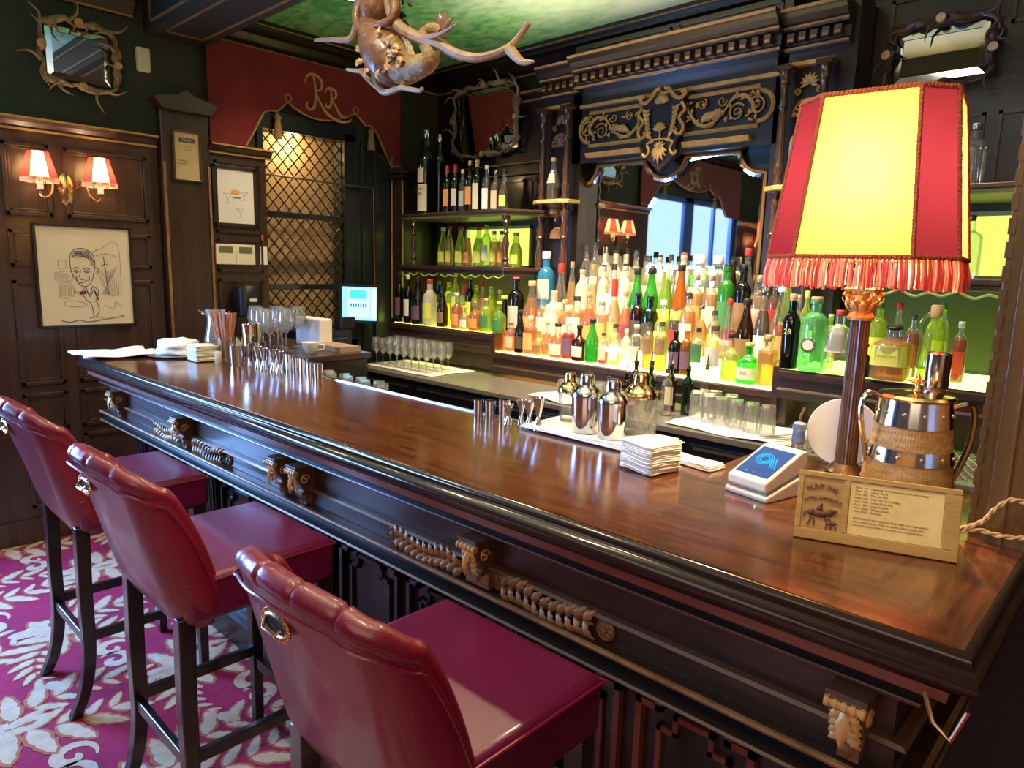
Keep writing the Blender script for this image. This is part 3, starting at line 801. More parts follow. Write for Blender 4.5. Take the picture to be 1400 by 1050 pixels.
dup(st0, 'middle red leather bar stool, with bright daylight sheen across its seat', (-1.967, .85, 0))
dup(st0, 'farthest red leather bar stool, cut by the left edge of the photo', (-2.845, .85, 0))

# =================================================================== BACK BAR
def on_y(px, py, Y):
    d = _r * ((px - 700) / FPX) - _u * ((py - 525) / FPX) + _f
    p = EYE + d * (Y / d.y); return (p.x, p.z)
bk = thing('back_bar_cabinet', 'tall carved dark wood back bar with gilded frieze framing the big mirror', 'back bar', (-2.36, 3.6, 0))
def kb(mb, name, m, par=None, **k):
    o = mb.build(name, m, par or bk, **k); return wp(o)
CX = -2.36
# entablature (projecting) and lower side pieces
def ent(xa, xb, yf, name):
    mb = MB()
    P = [(0, 2.725), (-.02, 2.725), (-.026, 2.74), (-.012, 2.752), (-.012, 2.80), (-.05, 2.812), (-.05, 2.835), (-.065, 2.84), (-.085, 2.865), (-.105, 2.88), (-.105, 2.905), (.2, 2.905), (.2, 2.725)]
    mb.prism(P, lambda u, v, d: (d, yf + u, v), xa, xb, 0)
    mb.box((xa, yf - .0285, 2.7275), (xb, yf - .0185, 2.7395), 1); mb.box((xa, yf - .053, 2.822), (xb, yf - .049, 2.832), 1); mb.box((xa, yf - .108, 2.888), (xb, yf - .104, 2.903), 1)
    kb(mb, name, [WN, WGD], smooth=False)
    n = int((xb - xa) / .062)
    for k in range(n):
        x = xa + .02 + k * (xb - xa - .03) / n; d = MB()
        d.box((x, yf - .052, 2.758), (x + .034, yf - .012, 2.80)); d.box((x + .003, yf - .055, 2.762), (x + .031, yf - .051, 2.774), 1)
        kb(d, 'dentil', [WDV, WGD], smooth=False)
ent(-2.90, -1.60, 3.60, 'entablature'); 
ent(-3.22, -2.90, 3.66, 'entablature_return'); ent(-1.60, -1.29, 3.66, 'entablature_return'); ent(-4.55, -3.22, 3.84, 'wall_entablature') if False else None
mb = MB(); mb.box((-3.25, 3.70, 1.0), (-2.93, 3.90, 2.95)); mb.box((-1.66, 3.70, 1.0), (-1.27, 3.90, 2.95)); mb.box((-3.0, 3.70, 2.30), (-1.6, 3.90, 3.02)); mb.box((-3.25, 3.82, .9), (-1.27, 3.90, 2.4))
kb(mb, 'back_panel', WN, smooth=False)
# frieze lines
mb = MB(); mb.box((-2.93, 3.675, 2.632), (-1.62, 3.70, 2.652)); mb.box((-3.20, 3.655, 2.655), (-3.0, 3.70, 2.675)); mb.box((-1.60, 3.655, 2.655), (-1.36, 3.70, 2.675)); kb(mb, 'gilt_upper_fillet', WG, smooth=False)
# scroll panel frame with rounded ears
def arcpts(cx, cz, r, a0, a1, n=8): return [(cx + r * math.cos(a0 + (a1 - a0) * i / n), cz + r * math.sin(a0 + (a1 - a0) * i / n)) for i in range(n + 1)]
zt, zb, zm = 2.60, 2.40, 2.50
xl, xr = -2.86, -1.74
for (pts, nm) in (([(-2.46, zt)] + [(xl, zt), (xl, zt - .02)] + arcpts(xl, zm, .078, PI / 2, PI * 1.5) + [(xl, zb + .02), (xl, zb), (-2.46, zb)], 'l'),
                  ([(-2.16, zt)] + [(xr, zt), (xr, zt - .02)] + arcpts(xr, zm, .078, PI / 2, -PI / 2) + [(xr, zb + .02), (xr, zb), (-2.18, zb)], 'r')):
    mb = MB(); mb.tube([(x, 3.694, z) for x, z in pts], .009, 4, flat=1.3); kb(mb, 'gilt_panel_moulding', WG, smooth=False)
for a, b in ((-2.86, -2.45), (-2.17, -1.77)):
    mb = MB(); mb.prism([(0, 2.325), (-.03, 2.325), (-.045, 2.352), (0, 2.352)], lambda u, v, d: (d, 3.70 + u, v), a, b); kb(mb, 'gilt_bar', WG, smooth=False)
# scrollwork
def vine(sg):
    mb = MB(); y = 3.688
    def S_(c, r, t, a0, s, w=.006): mb.tube(spiral((CX + 0.05 + sg * c[0], y, c[1]), r, t, (sg, 0, 0), (0, 0, 1), 22, a0, s), [w * (1 - .6 * k / 22) for k in range(23)], 5)
    S_((.56, 2.50), .052, 1.6, 2.6, -1); S_((.45, 2.48), .05, 1.7, .6, 1); S_((.53, 2.56), .025, 1.2, 3.6, 1, .004); S_((.36, 2.55), .028, 1.3, 0, -1, .005)
    S_((.16, 2.50), .04, 1.4, 1.6, 1); S_((.30, 2.45), .03, 1.2, 4, 1, .005); S_((.24, 2.55), .03, 1.4, 1, -1, .005)
    P = catmull([(CX + .05 + sg * a, y, b) for a, b in ((.13, 2.56), (.17, 2.50), (.22, 2.445), (.28, 2.43), (.34, 2.46), (.38, 2.50), (.42, 2.55), (.48, 2.565), (.52, 2.54), (.545, 2.49), (.50, 2.45))], 4)
    mb.tube(P, [.005 + .006 * abs(math.sin(i * .16)) for i in range(len(P))], 6)
    # cornucopia
    for k in range(5): mb.leaf((CX + .05 + sg * (.24 + .012 * k), y, 2.448 + .004 * k), (sg * .6, -.1, .75 - .1 * k), (0, -1, 0), .07, .012, .2, lobes=False)
    r2 = random.Random(5)
    for k in range(34):
        a = r2.uniform(.13, .58); z = 2.50 + r2.uniform(-.065, .065); d = r2.uniform(0, 6.28)
        mb.leaf((CX + .05 + sg * a, y - .002, z), (math.cos(d), -.12, math.sin(d)), (0, -1, 0), .032, .009, .3)
    for k in range(9): mb.ball((CX + .05 + sg * (.33 + .012 * (k % 3)), y - .008, 2.475 + .014 * (k // 3)), .009, n=6)
    kb(mb, 'gilded_scrollwork', WG)
vine(-1); vine(1)
# cartouche (vase of leaves in a shaped shield with broken pediment top)
mb = MB(); c0 = CX + .05
mb.prism([(c0 - .15, 2.54), (c0 - .10, 2.62), (c0 + .10, 2.64), (c0 + .15, 2.56), (c0 + .15, 2.42), (c0 + .10, 2.36), (c0 + .10, 2.29), (c0, 2.20), (c0 - .10, 2.29), (c0 - .10, 2.36), (c0 - .15, 2.42)], lambda u, v, d: (u, d, v), 3.66, 3.71)
kb(mb, 'cartouche_ground', WN, smooth=False)
mb = MB()
for sg in (-1, 1):
    P = catmull([(c0 + sg * a, 3.655, b) for a, b in ((.015, 2.665), (.045, 2.655), (.075, 2.615), (.11, 2.595), (.14, 2.605), (.15, 2.625), (.135, 2.635), (.125, 2.62))], 4); mb.tube(P, .012, 6)
    P = catmull([(c0 + sg * a, 3.652, b) for a, b in ((.13, 2.57), (.155, 2.53), (.12, 2.49), (.15, 2.44), (.135, 2.40), (.10, 2.41), (.11, 2.43))], 4); mb.tube(P, .010, 6)
    P = catmull([(c0 + sg * a, 3.654, b) for a, b in ((.04, 2.375), (.085, 2.36), (.07, 2.32), (.095, 2.29), (.115, 2.31))], 4); mb.tube(P, .008, 6)
    for k in range(7): mb.leaf((c0 + sg * (.055 + .006 * k), 3.652, 2.39 + k * .024), (sg * .8, -.1, .6), (0, -1, 0), .045, .013, .3)
    for k in range(6): mb.leaf((c0 + sg * (.10), 3.652, 2.41 + k * .024), (-sg * .7, -.1, .7), (0, -1, 0), .038, .011, .3)
for k in range(9): a = PI * k / 8; mb.leaf((c0, 3.655, 2.585), (math.cos(a), -.1, math.sin(a) * .8 + .1), (0, -1, 0), .05, .010, .2, lobes=False)
for k in range(7): a = -PI / 2 + (k - 3) * .38; mb.leaf((c0, 3.653, 2.335), (math.cos(a), -.05, math.sin(a)), (0, -1, 0), .095 - .012 * abs(k - 3), .014, .2)
for k in range(5): a = PI / 2 + (k - 2) * .5; mb.leaf((c0, 3.653, 2.33), (math.cos(a), -.05, math.sin(a)), (0, -1, 0), .045, .010, .2)
mb.tube([(c0 - .07, 3.652, 2.382), (c0 + .07, 3.652, 2.382)], .006, 6); mb.tube([(c0, 3.652, 2.38), (c0, 3.652, 2.44)], .006, 6)
for k in range(7): a = PI * (.1 + .8 * k / 6); mb.leaf((c0, 3.648, 2.43), (math.cos(a), -.1, math.sin(a)), (0, -1, 0), .05, .009, .2, lobes=False)
kb(mb, 'carved_cartouche', WG)
# mirror with shaped top
def mshape(k=0):
    P = [(-2.99 + k, 1.2), (-2.99 + k, 2.18)] + arcpts(-2.985, 2.285, .10 + k, -PI / 2 + .1, -.05, 6)[0:] + [(-2.86 + k, 2.29 - k)]
    P = [(-2.99 + k, 1.2), (-2.99 + k, 2.17)] + arcpts(-2.97, 2.29, .12 + k, -PI / 2, 0, 6) + [(-2.50 - k * .5, 2.29 - k)] + arcpts(-2.35, 2.325, .145 + k, PI + .25, 2 * PI - .25, 10) + [(-2.20 + k * .5, 2.29 - k)] + arcpts(-1.75, 2.29, .12 + k, PI, PI * 1.5, 6) + [(-1.72 - k, 2.17), (-1.72 - k, 1.2)]
    return P
kb(MB().prism(mshape(0), lambda u, v, d: (u, d, v), 3.812, 3.80), 'mirror', MIRROR, smooth=False)
def inset(mb, k0, k1, y0, y1, m=None):
    A, B = mshape(k0), mshape(k1); n = min(len(A), len(B))
    mb.grid([[(p[0], y0, p[1]) for p in A[:n]], [(p[0], y1, p[1]) for p in B[:n]]], m)
mb = MB(); inset(mb, .0, .022, 3.795, 3.799); kb(mb, 'mirror_bevel', MIRB, smooth=False)
mb = MB(); mb.tube([(u, 3.79, v) for u, v in mshape(-.004)], .010, 6); kb(mb, 'mirror_frame', mat('gilt_brown_frame', (.30, .15, .05), .35, .3))
# bead: dark surround in front of the mirror plane (depth)
# columns
def column(x, y, r=.022):
    prof = [(r * 1.5, 1.20), (r * 1.5, 1.26), (r * 1.1, 1.28), (r * 1.3, 1.30), (r, 1.32), (r * .9, 1.40), (r * 1.35, 1.52), (r * 1.5, 1.60), (r * 1.2, 1.72), (r * .8, 1.80), (r * 1.3, 1.83), (r * .9, 1.85), (r * 1.25, 1.88), (r * .8, 1.92), (r * 1.2, 1.96), (r * 1.4, 1.99), (r * .9, 2.01), (r * 1.1, 2.04),
            (r * 1.3, 2.09), (r * .9, 2.11), (r * 1.2, 2.15), (r * 1.25, 2.17), (r * .8, 2.19), (r * 1.0, 2.22), (r * 1.0, 2.42), (r * .8, 2.44), (r * 1.2, 2.46), (r * .9, 2.475), (r * .85, 2.55), (r * 1.3, 2.57), (r * 1.1, 2.58), (r * 1.35, 2.62), (r * 1.6, 2.63)]
    mb = MB(); mb.lathe(prof, (x, y, 0), 14); mb.box((x - r * 1.7, y - r * 1.7, 2.63), (x + r * 1.7, y + r * 1.7, 2.655))
    return kb(mb, 'turned_column', mat('turned_wood', (.075, .028, .014), .25, coat=.6, noise=((.04, .014, .008), 8, (1, 1, .3))))
for x in (-3.19, -2.985, -1.58, -1.385): column(x, 3.63)
def shell(mb, x, z, r, n=9):
    for k in range(n):
        a = PI * k / (n - 1); mb.tube([(x, 3.69, z), (x + math.cos(a) * r * .9, 3.68, z + math.sin(a) * r * .9)], [.003, .009], 5)
    mb.tube([(x + math.cos(a) * r, 3.68, z + math.sin(a) * r) for a in [PI * k / 12 for k in range(13)]], .006, 5); mb.box((x - r * 1.08, 3.675, z - .012), (x + r * 1.08, 3.70, z))
for x in (-3.085, -1.48):
    mb = MB(); shell(mb, x, 1.835, .058); kb(mb, 'carved_shell', WGD)
    mb = MB(); shell(mb, x, 2.43, .066)
    for k in range(9): a = -.4 + (PI + .8) * k / 8; mb.leaf((x, 3.69, 2.575), (math.cos(a), -.1, math.sin(a)), (0, -1, 0), .05, .009, .2, lobes=False)
    for s_ in (-1, 1): mb.tube(spiral((x + s_ * .055, 3.685, 2.535), .02, 1.4, (s_, 0, 0), (0, 0, 1), 14), .005, 5)
    kb(mb, 'carved_shell_crest', WGD if x < -2 else WG)
    sb = MB(); sb.prism([(-.19, 3.70), (-.17, 3.60), (-.10, 3.56), (.10, 3.56), (.17, 3.60), (.19, 3.70)], lambda u, v, d: (x + u * .9, v, d), 2.045, 2.07)
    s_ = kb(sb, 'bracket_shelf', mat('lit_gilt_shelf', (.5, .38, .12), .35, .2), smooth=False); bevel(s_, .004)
    cb = MB(); cb.lathe([(.004, 1.93), (.012, 1.94), (.01, 1.955), (.05, 1.985), (.055, 2.01), (.045, 2.02), (.06, 2.035), (.06, 2.045)], (x, 3.66, 0), 14); wp(cb.build('carved_corbel', WGD, s_))

# stepped ledge, front boards
def ledge(name, xa, xb, yf, z, col, es, label, yb=3.88, lipm=WD):
    t = thing(name, label, 'shelf', ((xa + xb) / 2, yf, z))
    mb = MB(); mb.box((xa, yf + .012, z - .02), (xb, yb, z - .004)); wp(mb.build('glowing_glass_top', emis('glow_' + name + str(len(MATS)), col, es), t, smooth=False))
    mb = MB(); mb.prism([(0, z - .008), (-.0, z - .002), (.012, z - .002), (.012, z - .14), (-.012, z - .14), (-.018, z - .10), (-.004, z - .09), (-.004, z - .05), (-.014, z - .04), (-.014, z - .014)], lambda u, v, d: (d, yf + u, v), xa, xb)
    wp(mb.build('front_board', lipm, t, smooth=False)); return t
LIME = (.88, 1.0, .12); AMB = (1.0, .55, .14); YEL = (1.0, .85, .28); YG = (.85, 1.0, .35)
ledge('bottle_ledge', -4.43, -3.29, 3.31, 1.185, LIME, 3.0, 'long glowing lime ledge holding bottles under the left shelf unit')
ledge('bottle_ledge', -1.33, -.22, 3.26, 1.185, (.62, 1, .2), 3.0, 'raised glowing green ledge holding bottles behind the tall table lamp')
def tiers():
    t = thing('bottle_tiers', 'stepped glowing shelf packed with bottles below the big mirror', 'shelf', (-2.3, 3.3, 1.07))
    m, nt, out = nmat('tier_glow')
    e = nt.nodes.new('ShaderNodeEmission'); e.inputs[1].default_value = 5.0
    g = nt.nodes.new('ShaderNodeNewGeometry'); s_ = nt.nodes.new('ShaderNodeSeparateXYZ'); mr = nt.nodes.new('ShaderNodeMapRange'); mr.inputs[1].default_value = -3.3; mr.inputs[2].default_value = -1.3
    cr = nt.nodes.new('ShaderNodeValToRGB'); cr.color_ramp.elements[0].color = (1, .42, .08, 1); cr.color_ramp.elements[1].color = (.72, 1, .22, 1)
    for p, c in ((.25, (1, .62, .2, 1)), (.45, (1, .80, .40, 1)), (.62, (.92, 1, .42, 1))): q = cr.color_ramp.elements.new(p); q.color = c
    nt.links.new(g.outputs['Position'], s_.inputs[0]); nt.links.new(s_.outputs[0], mr.inputs[0]); nt.links.new(mr.outputs[0], cr.inputs[0]); nt.links.new(cr.outputs[0], e.inputs[0]); nt.links.new(e.outputs[0], out.inputs[0])
    mb = MB()
    for i, (y, z) in enumerate(TIER): mb.box((-3.27, y - .055, z - .1 if i else z - .02), (-1.36, 3.80, z - .004))
    wp(mb.build('lit_acrylic_steps', m, t, smooth=False))
    mb = MB(); mb.prism([(0, 1.066), (.012, 1.066), (.012, .93), (-.012, .93), (-.02, .97), (-.004, .98), (-.004, 1.02), (-.016, 1.03), (-.016, 1.06)], lambda u, v, d: (d, 3.30 + u, v), -3.29, -1.34); mb.box((-3.30, 3.29, .93), (-3.27, 3.60, 1.19)); mb.box((-1.36, 3.26, .93), (-1.33, 3.6, 1.19))
    wp(mb.build('front_board', WD, t, smooth=False))
TIER = [(3.36, 1.075), (3.47, 1.165), (3.58, 1.255), (3.69, 1.345)]
tiers()
# niche boards under the raised right ledge and the left one
mb = MB(); mb.box((-4.45, 3.42, .9), (-3.29, 3.46, 1.06)); frame_y(mb, 3.42, -4.4, -3.35, .91, 1.04, .02, .01)
kb(mb, 'under_ledge_board', WP, smooth=False); mb = MB(); mb.box((-1.33, 3.42, .9), (-.22, 3.46, 1.06)); mb.box((-1.33, 3.28, .9), (-1.29, 3.44, 1.06)); mb.box((-.76, 3.28, .9), (-.73, 3.44, 1.06))
kb(mb, 'under_ledge_board', WP, smooth=False)

# left shelf unit
def shelfunit(x0, x1, sgn, label):
    """canted end towards the centre: sgn=+1 → canted right end"""
    t = thing('shelf_unit', label, 'shelf', ((x0 + x1) / 2, 3.6, 1.6))
    def plate(z0, z1, d, n, m=WD):
        if sgn > 0: P = [(x0, 3.89), (x0, 3.40 - d), (x1 + d, 3.40 - d), (x1 + .17 + d, 3.60 - d), (x1 + .17 + d, 3.70), (x1 + .17, 3.89)]
        else: P = [(x1, 3.89), (x1, 3.40 - d), (x0 - d, 3.40 - d), (x0 - .17 - d, 3.60 - d), (x0 - .17 - d, 3.70), (x0 - .17, 3.89)]
        mb = MB(); mb.prism(P, lambda u, v, w: (u, v, w), z0, z1); o = wp(mb.build(n, m, t, smooth=False)); return bevel(o, .003)
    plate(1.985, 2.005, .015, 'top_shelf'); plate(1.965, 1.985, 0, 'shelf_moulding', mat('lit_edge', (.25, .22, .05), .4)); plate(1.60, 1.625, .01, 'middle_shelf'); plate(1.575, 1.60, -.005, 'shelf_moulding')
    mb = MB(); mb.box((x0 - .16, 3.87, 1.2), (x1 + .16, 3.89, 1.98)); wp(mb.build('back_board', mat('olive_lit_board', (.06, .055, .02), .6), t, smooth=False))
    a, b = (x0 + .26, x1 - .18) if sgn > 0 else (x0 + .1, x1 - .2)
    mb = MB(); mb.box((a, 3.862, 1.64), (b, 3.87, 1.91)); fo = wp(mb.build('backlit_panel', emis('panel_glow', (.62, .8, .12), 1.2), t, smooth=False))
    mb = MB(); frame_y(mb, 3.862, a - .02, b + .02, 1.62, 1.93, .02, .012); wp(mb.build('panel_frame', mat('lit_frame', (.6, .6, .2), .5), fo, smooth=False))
    prof = [(.026, 1.625), (.026, 1.65), (.018, 1.66), (.024, 1.68), (.014, 1.70), (.018, 1.74), (.024, 1.78), (.016, 1.82), (.012, 1.84), (.022, 1.855), (.012, 1.87), (.015, 1.90), (.024, 1.92), (.018, 1.935), (.026, 1.945), (.026, 1.965)]
    for x in ((x0 + .12, x1 - .01) if sgn > 0 else (x0 + .01, x1 - .12)):
        mb = MB(); mb.lathe(prof, (x, 3.43, 0), 12); wp(mb.build('turned_post', mat('turned_wood_dark', (.05, .02, .012), .25, coat=.5), t))
    # carved apron under the middle shelf
    mb = MB()
    n = 5 if sgn > 0 else 4
    for k in range(n):
        cxx = x0 + .1 + (x1 - x0 - .2) * k / (n - 1)
        P = catmull([(cxx - .1, 3.41, 1.565), (cxx - .05, 3.41, 1.545), (cxx, 3.41, 1.562), (cxx + .05, 3.41, 1.55), (cxx + .1, 3.41, 1.57)], 4); mb.tube(P, .006, 5)
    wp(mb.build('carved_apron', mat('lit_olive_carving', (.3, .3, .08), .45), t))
    return t
shelfunit(-4.42, -3.31, 1, 'open two-tier shelf unit with turned posts left of the mirror')
shelfunit(-1.1, -.24, -1, 'shelf unit partly hidden behind the glowing red and yellow lamp')
# back wall panelling above the units
mb = MB(); mb.box((-4.55, 3.88, 2.30), (-3.25, 3.92, 2.31)); mb.box((-4.55, 3.88, 2.375), (-3.25, 3.92, 2.387)); mb.box((-4.0, 3.87, 2.86), (-3.25, 3.92, 2.875)); mb.box((-4.0, 3.88, 2.80), (-3.25, 3.92, 2.812))
struct(mb.build('trim_10', WGD, smooth=False))
mb = MB()
for a, b in ((-4.5, -4.1), (-4.05, -3.6), (-3.55, -3.27)): frame_y(mb, YB, a, b, 2.03, 2.27, .016, .012)
for a, b in ((-1.2, -.75), (-.7, -.25)): frame_y(mb, YB, a, b, 2.05, 2.38, .016, .012); frame_y(mb, YB, a, b, 2.75, 2.95, .016, .012)
for a, b in ((-2.9, -2.3), (-2.25, -1.65), (-3.5, -2.95)): frame_y(mb, 3.70 if a > -3 else YB, a, b, 2.925, 3.0, .012, .01)
struct(mb.build('trim_11', WDV, smooth=False))

# work counter
def counter():
    t = thing('work_counter', 'dark stone topped work counter with drawers behind the bar', 'counter', (-2.5, 3.1, 0))
    x0, x1 = -4.28, -.24
    top = MB(); top.box((x0 - .02, 2.86, .87), (x1, 3.44, .90)); o = wp(top.build('worktop', mat('grey_stone_top', (.17, .15, .125), .25, coat=.3), t, smooth=False)); bevel(o, .004)
    mb = MB(); mb.box((x0, 2.90, .05), (x1, 3.44, .87)); wp(mb.build('carcass', BLUBLK, t, smooth=False))
    n = 6
    for k in range(n):
        a = x0 + .02 + (x1 - x0) * k / n; b = a + (x1 - x0) / n - .03
        mb = MB(); mb.box((a, 2.875, .60), (b, 2.90, .84)); d = wp(mb.build('drawer', BLK, t, smooth=False)); bevel(d, .004)
        mb = MB(); mb.box((a + .03, 2.862, .815), (b - .03, 2.875, .825)); wp(mb.build('handle', STEELD, d, smooth=False))
        mb = MB(); mb.box((a, 2.88, .1), (b, 2.90, .58)); wp(mb.build('door', BLK, t, smooth=False))
    mb = MB(); mb.box((x0 - .02, 3.44, .90), (x1, 3.46, 1.0)); wp(mb.build('splashback', mat('taupe_splash', (.12, .10, .07), .4), t, smooth=False))
counter()
def tagm(o, label, cat, group=None): return tag(o, label, cat, group)
def cloth(name, x0, x1, y0, y1, z, seed, label, cat='napkin', m=CLOTH, amp=.006, sk=0):
    r_ = random.Random(seed); n = 14; rows = []
    ph = [r_.uniform(0, 6) for _ in range(6)]
    for j in range(n + 1):
        row = []
        for i in range(n + 1):
            u = i / n; v = j / n
            h = amp * (1 + math.sin(u * 7 + ph[0]) * math.sin(v * 6 + ph[1]) + .5 * math.sin(u * 15 + v * 9 + ph[2])) * .6
            ex = .012 * math.sin(v * 9 + ph[3]); ey = .012 * math.sin(u * 8 + ph[4])
            row.append((x0 + (x1 - x0) * u + sk * v + ex * (1 if u in (0, 1) else 0), y0 + (y1 - y0) * v + ey * (1 if v in (0, 1) else 0), z + .002 + max(0, h)))
        rows.append(row)
    mb = MB(); mb.grid(rows); o = mb.build(name, m); s_ = o.modifiers.new('thick', 'SOLIDIFY'); s_.thickness = .002; s_.offset = 1; return tag(o, label, cat)
cloth('paper_liner', -4.25, -3.50, 2.93, 3.34, .90, 2, 'white paper liner under the wine glasses on the work counter', 'liner', WHT, .002)
cloth('bar_cloth', -2.62, -2.12, 2.90, 3.2, .90, 4, 'white cloth under the upturned tumblers in the middle of the work counter', 'cloth', CLOTH, .012)
cloth('bar_cloth', -1.72, -1.12, 2.89, 3.25, .90, 6, 'white cloth under the row of upturned highball glasses behind the napkins', 'cloth', CLOTH, .006)
mb = MB()
for k in range(24):
    mb.tube([(-1.08 + k * .034, 2.9, .908), (-1.30 + k * .034 + .02, 3.35, .908)], .003, 4); mb.tube([(-1.30 + k * .034, 2.9, .908), (-1.08 + k * .034, 3.35, .908)], .003, 4)
tag(mb.build('drying_mat', mat('grey_mesh', (.28, .26, .22), .5)), 'open mesh drying mat on the counter left of the lamp column', 'mat')

# =================================================================== BOTTLES
def prof_of(kind):
    return {
     'wine': [(.92, 0), (1, .012), (1, .60), (.93, .66), (.60, .72), (.40, .78), (.38, .93), (.42, .935), (.42, .96), (.38, .965), (.38, 1)],
     'slope': [(.92, 0), (1, .012), (1, .42), (.9, .52), (.6, .66), (.42, .78), (.36, .86), (.36, .95), (.42, .955), (.42, 1)],
     'gin': [(.9, 0), (1, .015), (1, .62), (.92, .70), (.62, .76), (.40, .79), (.38, .90), (.46, .91), (.46, .95), (.38, 1)],
     'tall': [(.92, 0), (1, .01), (1, .66), (.88, .72), (.5, .77), (.36, .82), (.34, 1)],
     'square': [(.94, 0), (1, .012), (1, .64), (.9, .70), (.5, .75), (.38, .78), (.38, 1)],
     'squat': [(.9, 0), (1, .02), (1, .48), (.92, .56), (.5, .64), (.32, .70), (.32, .94), (.4, .95), (.4, 1)],
     'round': [(.55, 0), (.8, .04), (1, .22), (1, .38), (.8, .54), (.45, .66), (.26, .74), (.25, .94), (.32, .95), (.32, 1)],
     'cone': [(.9, 0), (1, .015), (.98, .2), (.72, .52), (.42, .74), (.30, .84), (.30, 1)],
    }[kind]
SQ = {'square': 5.0, 'squat': 3.2}
MESHC = {}
def unit_mesh(key, build):
    if key not in MESHC:
        o = build(); me = o.data; bpy.data.objects.remove(o); MESHC[key] = me
    return MESHC[key]
def place(me, name, m, parent=None, loc=(0, 0, 0), sc=(1, 1, 1)):
    o = bpy.data.objects.new(name, me); COL.objects.link(o)
    o.location = loc; o.scale = sc
    o.material_slots[0].link = 'OBJECT'; o.material_slots[0].material = m
    if parent is not None: o.parent = parent
    return o
def body_mesh(kind):
    return unit_mesh('b' + kind, lambda: MB().lathe(prof_of(kind), n=16, sq=SQ.get(kind)).build('bottle_glass', GLASS, ang=.9))
def radat(kind, z):
    P = prof_of(kind)
    for (r0, z0), (r1, z1) in zip(P, P[1:]):
        if z0 <= z <= z1: return r0 + (r1 - r0) * (z - z0) / max(1e-6, z1 - z0)
    return P[-1][0]
def liq_mesh(kind, fill):
    fill = round(fill * 10) / 10
    def b():
        P = [(r * .90, z + .015) for r, z in prof_of(kind) if z < fill - .02]; P.append((radat(kind, fill) * .90, fill))
        return MB().lathe(P, n=16, sq=SQ.get(kind)).build('liquid', GLASS, ang=.9)
    return unit_mesh('l%s%.1f' % (kind, fill), b)
def cap_mesh():
    return unit_mesh('cap', lambda: MB().lathe([(1, 0), (1.02, .02), (1, .9), (.9, 1)], n=12).build('cap', BLK, ang=.8))
def label_mesh(kind, z0, z1, wide):
    def b():
        mb = MB(); rows = []; sq = SQ.get(kind)
        for z in (z0, z1):
            r = radat(kind, z) * 1.02; row = []
            for i in range(9):
                a = -PI / 2 + wide * (i / 8 - .5) * 2; ca, sa = math.cos(a), math.sin(a)
                if sq: k = (abs(ca) ** sq + abs(sa) ** sq) ** (-1 / sq); ca *= k; sa *= k
                row.append((r * ca, r * sa, z))
            rows.append(row)
        mb.grid(rows); return mb.build('paper_label', WHT, ang=1.2)
    return unit_mesh('t%s%.2f%.2f%.1f' % (kind, z0, z1, wide), b)

def gm(n, c, body=.25, bc=None): return tinted('glass_' + n, c, .7, .03, body, bc)
GL = {
 'clear': gm('clear', (.97, .97, .93), .09, (1, .96, .85)),
 'green': gm('green', (.18, .80, .16), .30, (.12, .62, .10)),
 'lime': gm('lime', (.86, .96, .38), .28, (.72, .85, .16)),
 'dgreen': gm('dgreen', (.03, .14, .04), .35, (.015, .06, .02)),
 'brown': gm('brown', (.16, .06, .02), .35, (.07, .025, .01)),
 'black': gm('black', (.012, .012, .014), .6, (.012, .011, .012)),
 'blue': gm('blue', (.20, .62, .92), .45, (.10, .55, .95)),
 'amberg': gm('amberg', (.85, .42, .08), .30, (.75, .30, .04)),
 'frost': gm('frost', (.97, .96, .88), .6, (1, .95, .78)),
 'mint': gm('mint', (.55, .97, .62), .3, (.35, .85, .45)),
}
LQ = {
 'amber': gm('l_amber', (.92, .46, .08), .45, (.95, .38, .04)), 'gold': gm('l_gold', (.98, .70, .14), .5, (1, .58, .06)), 'dark': gm('l_dark', (.25, .07, .02), .5, (.14, .04, .015)),
 'red': gm('l_red', (.8, .05, .03), .5, (.7, .03, .03)), 'pink': gm('l_pink', (.95, .12, .32), .5, (.9, .06, .25)), 'lime': gm('l_lime', (.85, .94, .22), .5, (.78, .85, .10)),
 'orange': gm('l_orange', (.98, .38, .06), .5, (1, .30, .04)), 'green': gm('l_green', (.12, .70, .10), .5, (.08, .55, .08)), 'cream': gm('l_cream', (.99, .88, .48), .5, (.98, .82, .42)), 'peach': gm('l_peach', (.98, .66, .32), .5, (.98, .52, .2)),
}
CP = {'black': mat('cap_black', (.015, .013, .013), .35), 'red': mat('cap_red', (.5, .03, .02), .4), 'gold': mat('cap_gold', (.7, .48, .18), .3, .7), 'white': mat('cap_white', (.8, .78, .7), .5), 'cork': mat('cap_cork', (.55, .34, .16), .8), 'green': mat('cap_green', (.04, .25, .06), .4), 'yellow': mat('cap_yellow', (.75, .65, .15), .5), 'steel': STEEL, 'pink': mat('cap_pink', (.8, .08, .2), .5), 'blue': mat('cap_blue', (.05, .15, .5), .4)}
